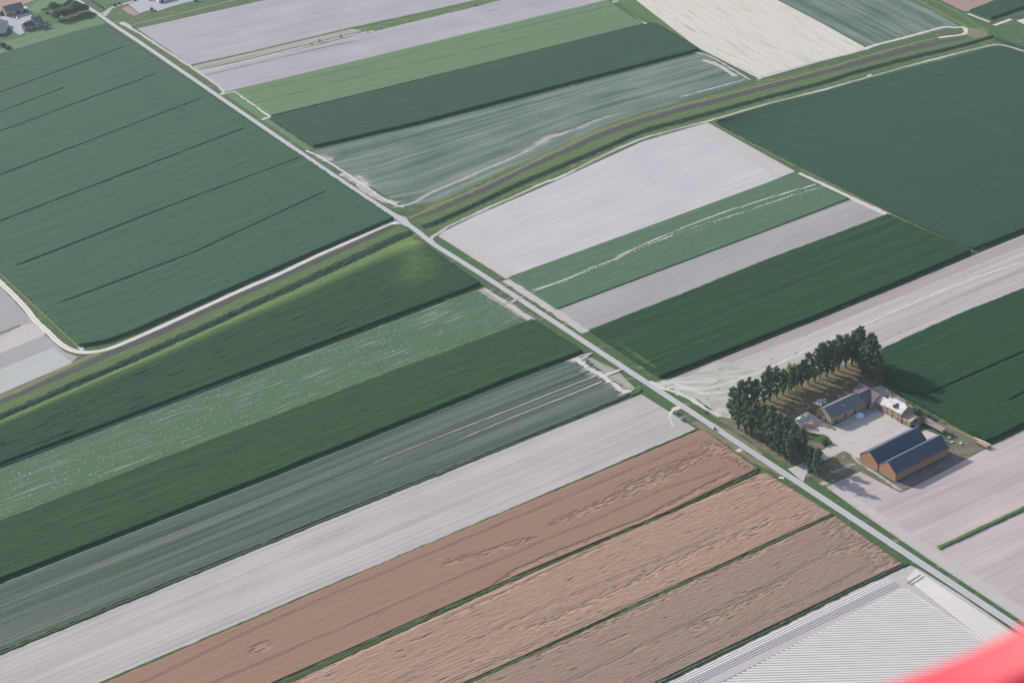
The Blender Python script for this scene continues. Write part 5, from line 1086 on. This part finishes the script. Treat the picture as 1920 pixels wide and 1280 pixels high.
def car(o, m, L=4.3):
    mb = MB(); mb.prism([(-L/2, .35), (L/2, .35), (L/2, .8), (L/2-.9, .95), (L/2-1.5, 1.45), (-L/2+.9, 1.48), (-L/2+.1, 1.0), (-L/2, .8)], -.85, .85, 'v'); mb.build('body', m, o, bevel=.06)
    for x in (-1.3, 1.3):
        for y_ in (-.86, .86):
            mb = MB(); mb.tube((x, y_-.1, .33), (x, y_+.1, .33), .33, .33, 12); mb.build('wheel', M_dark, o)
    mb = MB(); mb.box(-L/2+.95, L/2-1.55, -.87, .87, 1.0, 1.35); mb.build('side_window', M_glass, o)
car(cr, omat('dark_car_paint_mat', (.03, .035, .045), (.03, .035, .045), 1, .3, .5, coat=.6))
# top paved yard: white building and machines
g2 = empty('farm_building', P(298, 6.5), R(32), 'white and pale blue roofed building at the top edge above the paved yard', 'building')
gable(g2, 22, 10, 4.2, 7.0, M_whitep, omat('pale_sheet_roof_mat', (.60, .72, .76), (.52, .64, .70), 4, .4, .5), 0, 0)
wall_window(g2, 'door', 5, 0, .1, 3.5, 3.2, 'y-', M_dark); wall_window(g2, 'window', 14, 0, 1.2, 2.5, 1.2, 'y-')
def trailer(px, m, label, rz):
    o = empty('farm_trailer', P(*px), rz, label, 'trailer', 'trailers in the top yard')
    mb = MB(); mb.box(-2.4, 2.4, -1.1, 1.1, .9, 2.3); mb.build('body', m, o, bevel=.08)
    for x in (-1.0, .5):
        for y_ in (-1.2, 1.2):
            mb = MB(); mb.tube((x, y_-.15, .5), (x, y_+.15, .5), .5, .5, 12); mb.build('wheel', M_dark, o)
    mb = MB(); mb.tube((2.3, 0, .9), (3.8, 0, .5), .09, .07); mb.build('drawbar', M_ridge, o)
trailer((281, 1), omat('orange_paint_mat', (.55, .25, .08), (.5, .22, .08), 1, .5), 'orange trailer parked in the top paved yard', R(20))
trailer((291, 2), omat('yellow_paint_mat', (.55, .50, .25), (.5, .45, .22), 1, .5), 'pale yellow trailer beside the white building in the top yard', R(70))
trailer((252, 1.5), omat('grey_paint_mat', (.25, .33, .40), (.22, .3, .36), 1, .5), 'blue grey trailer on the left of the top paved yard', R(35))

# ------------------------------------------------------------------ aircraft panel close to the camera
def cam_pt(x, y, d):
    v = _F*FPX + _R2*(x-960) - _U2*(y-640); v = v/FPX*d
    return np.array([v[0], v[1], v[2]+HC])
def aircraft_part():
    out = [(1350, 1372), (1450, 1352), (1560, 1322), (1665, 1284), (1765, 1246), (1840, 1214), (1920, 1172), (2000, 1118), (2090, 1045), (2190, 950)]
    out = [tuple(p) for p in smooth(np.array(out, float), 5)]
    n = len(out); m = 26; top = []; bot = []
    for i, (x, y) in enumerate(out):
        r0 = []; r1 = []
        for j in range(m):
            t = j/(m-1.0); px = x+t*330; py = y+t*430
            crease = .020*math.exp(-((t-.24)/.05)**2)*(1 if True else 0)
            d = 1.38-.16*math.sin(min(1, t*1.25)*math.pi/2)+crease+.02*math.cos(i/n*3)
            r0.append(cam_pt(px, py, d)); r1.append(cam_pt(px, py, d+.015+.16*math.sin(min(1, t*1.6)*math.pi/2)))
        top.append(r0); bot.append(r1)
    co = np.array(top+bot).reshape(-1, 3); N = n*m
    idx = np.arange(N).reshape(n, m); q = np.stack([idx[:-1, :-1], idx[1:, :-1], idx[1:, 1:], idx[:-1, 1:]], -1).reshape(-1, 4)
    q2 = (q+N)[:, ::-1]; qs = [q, q2]
    ring = np.r_[idx[:, 0], idx[-1, 1:], idx[-2::-1, -1], idx[0, -2:0:-1]]; rr = np.roll(ring, -1)
    qs.append(np.stack([ring, rr, rr+N, ring+N], -1))
    me = npmesh('aircraft_panel', co, np.vstack(qs), None, None, True)
    bm = bmesh.new(); bm.from_mesh(me); bmesh.ops.recalc_face_normals(bm, faces=bm.faces)
    cen = co.mean(0); bm.to_mesh(me); bm.free()
    me.transform(Matrix.Translation(-Vector(cen)))
    o = link('aircraft_panel', me, M_red); o.location = cen
    props(o, 'blurred glossy red aircraft body panel in the bottom right corner', 'aircraft part')
M_red = omat('red_gloss_paint_mat', (.52, .028, .055), (.48, .025, .05), .3, .45, .5, coat=.15)
aircraft_part()

# ------------------------------------------------------------------ haze
def haze():
    mb = MB(); mb.box(-6990, 6990, -5780, 8180, -1.5, 645); 
    m = bpy.data.materials.new('haze_mat'); m.use_nodes = True; t = m.node_tree; t.nodes.clear()
    o_ = t.nodes.new('ShaderNodeOutputMaterial'); v = t.nodes.new('ShaderNodeVolumePrincipled')
    v.inputs['Color'].default_value = (.72, .87, 1.0, 1); v.inputs['Density'].default_value = HAZE; v.inputs['Anisotropy'].default_value = 0.1
    t.links.new(v.outputs[0], o_.inputs['Volume'])
    o = mb.build('haze', m); props(o, 'thin bluish summer haze over the fields', 'haze', None, 'stuff')
haze()
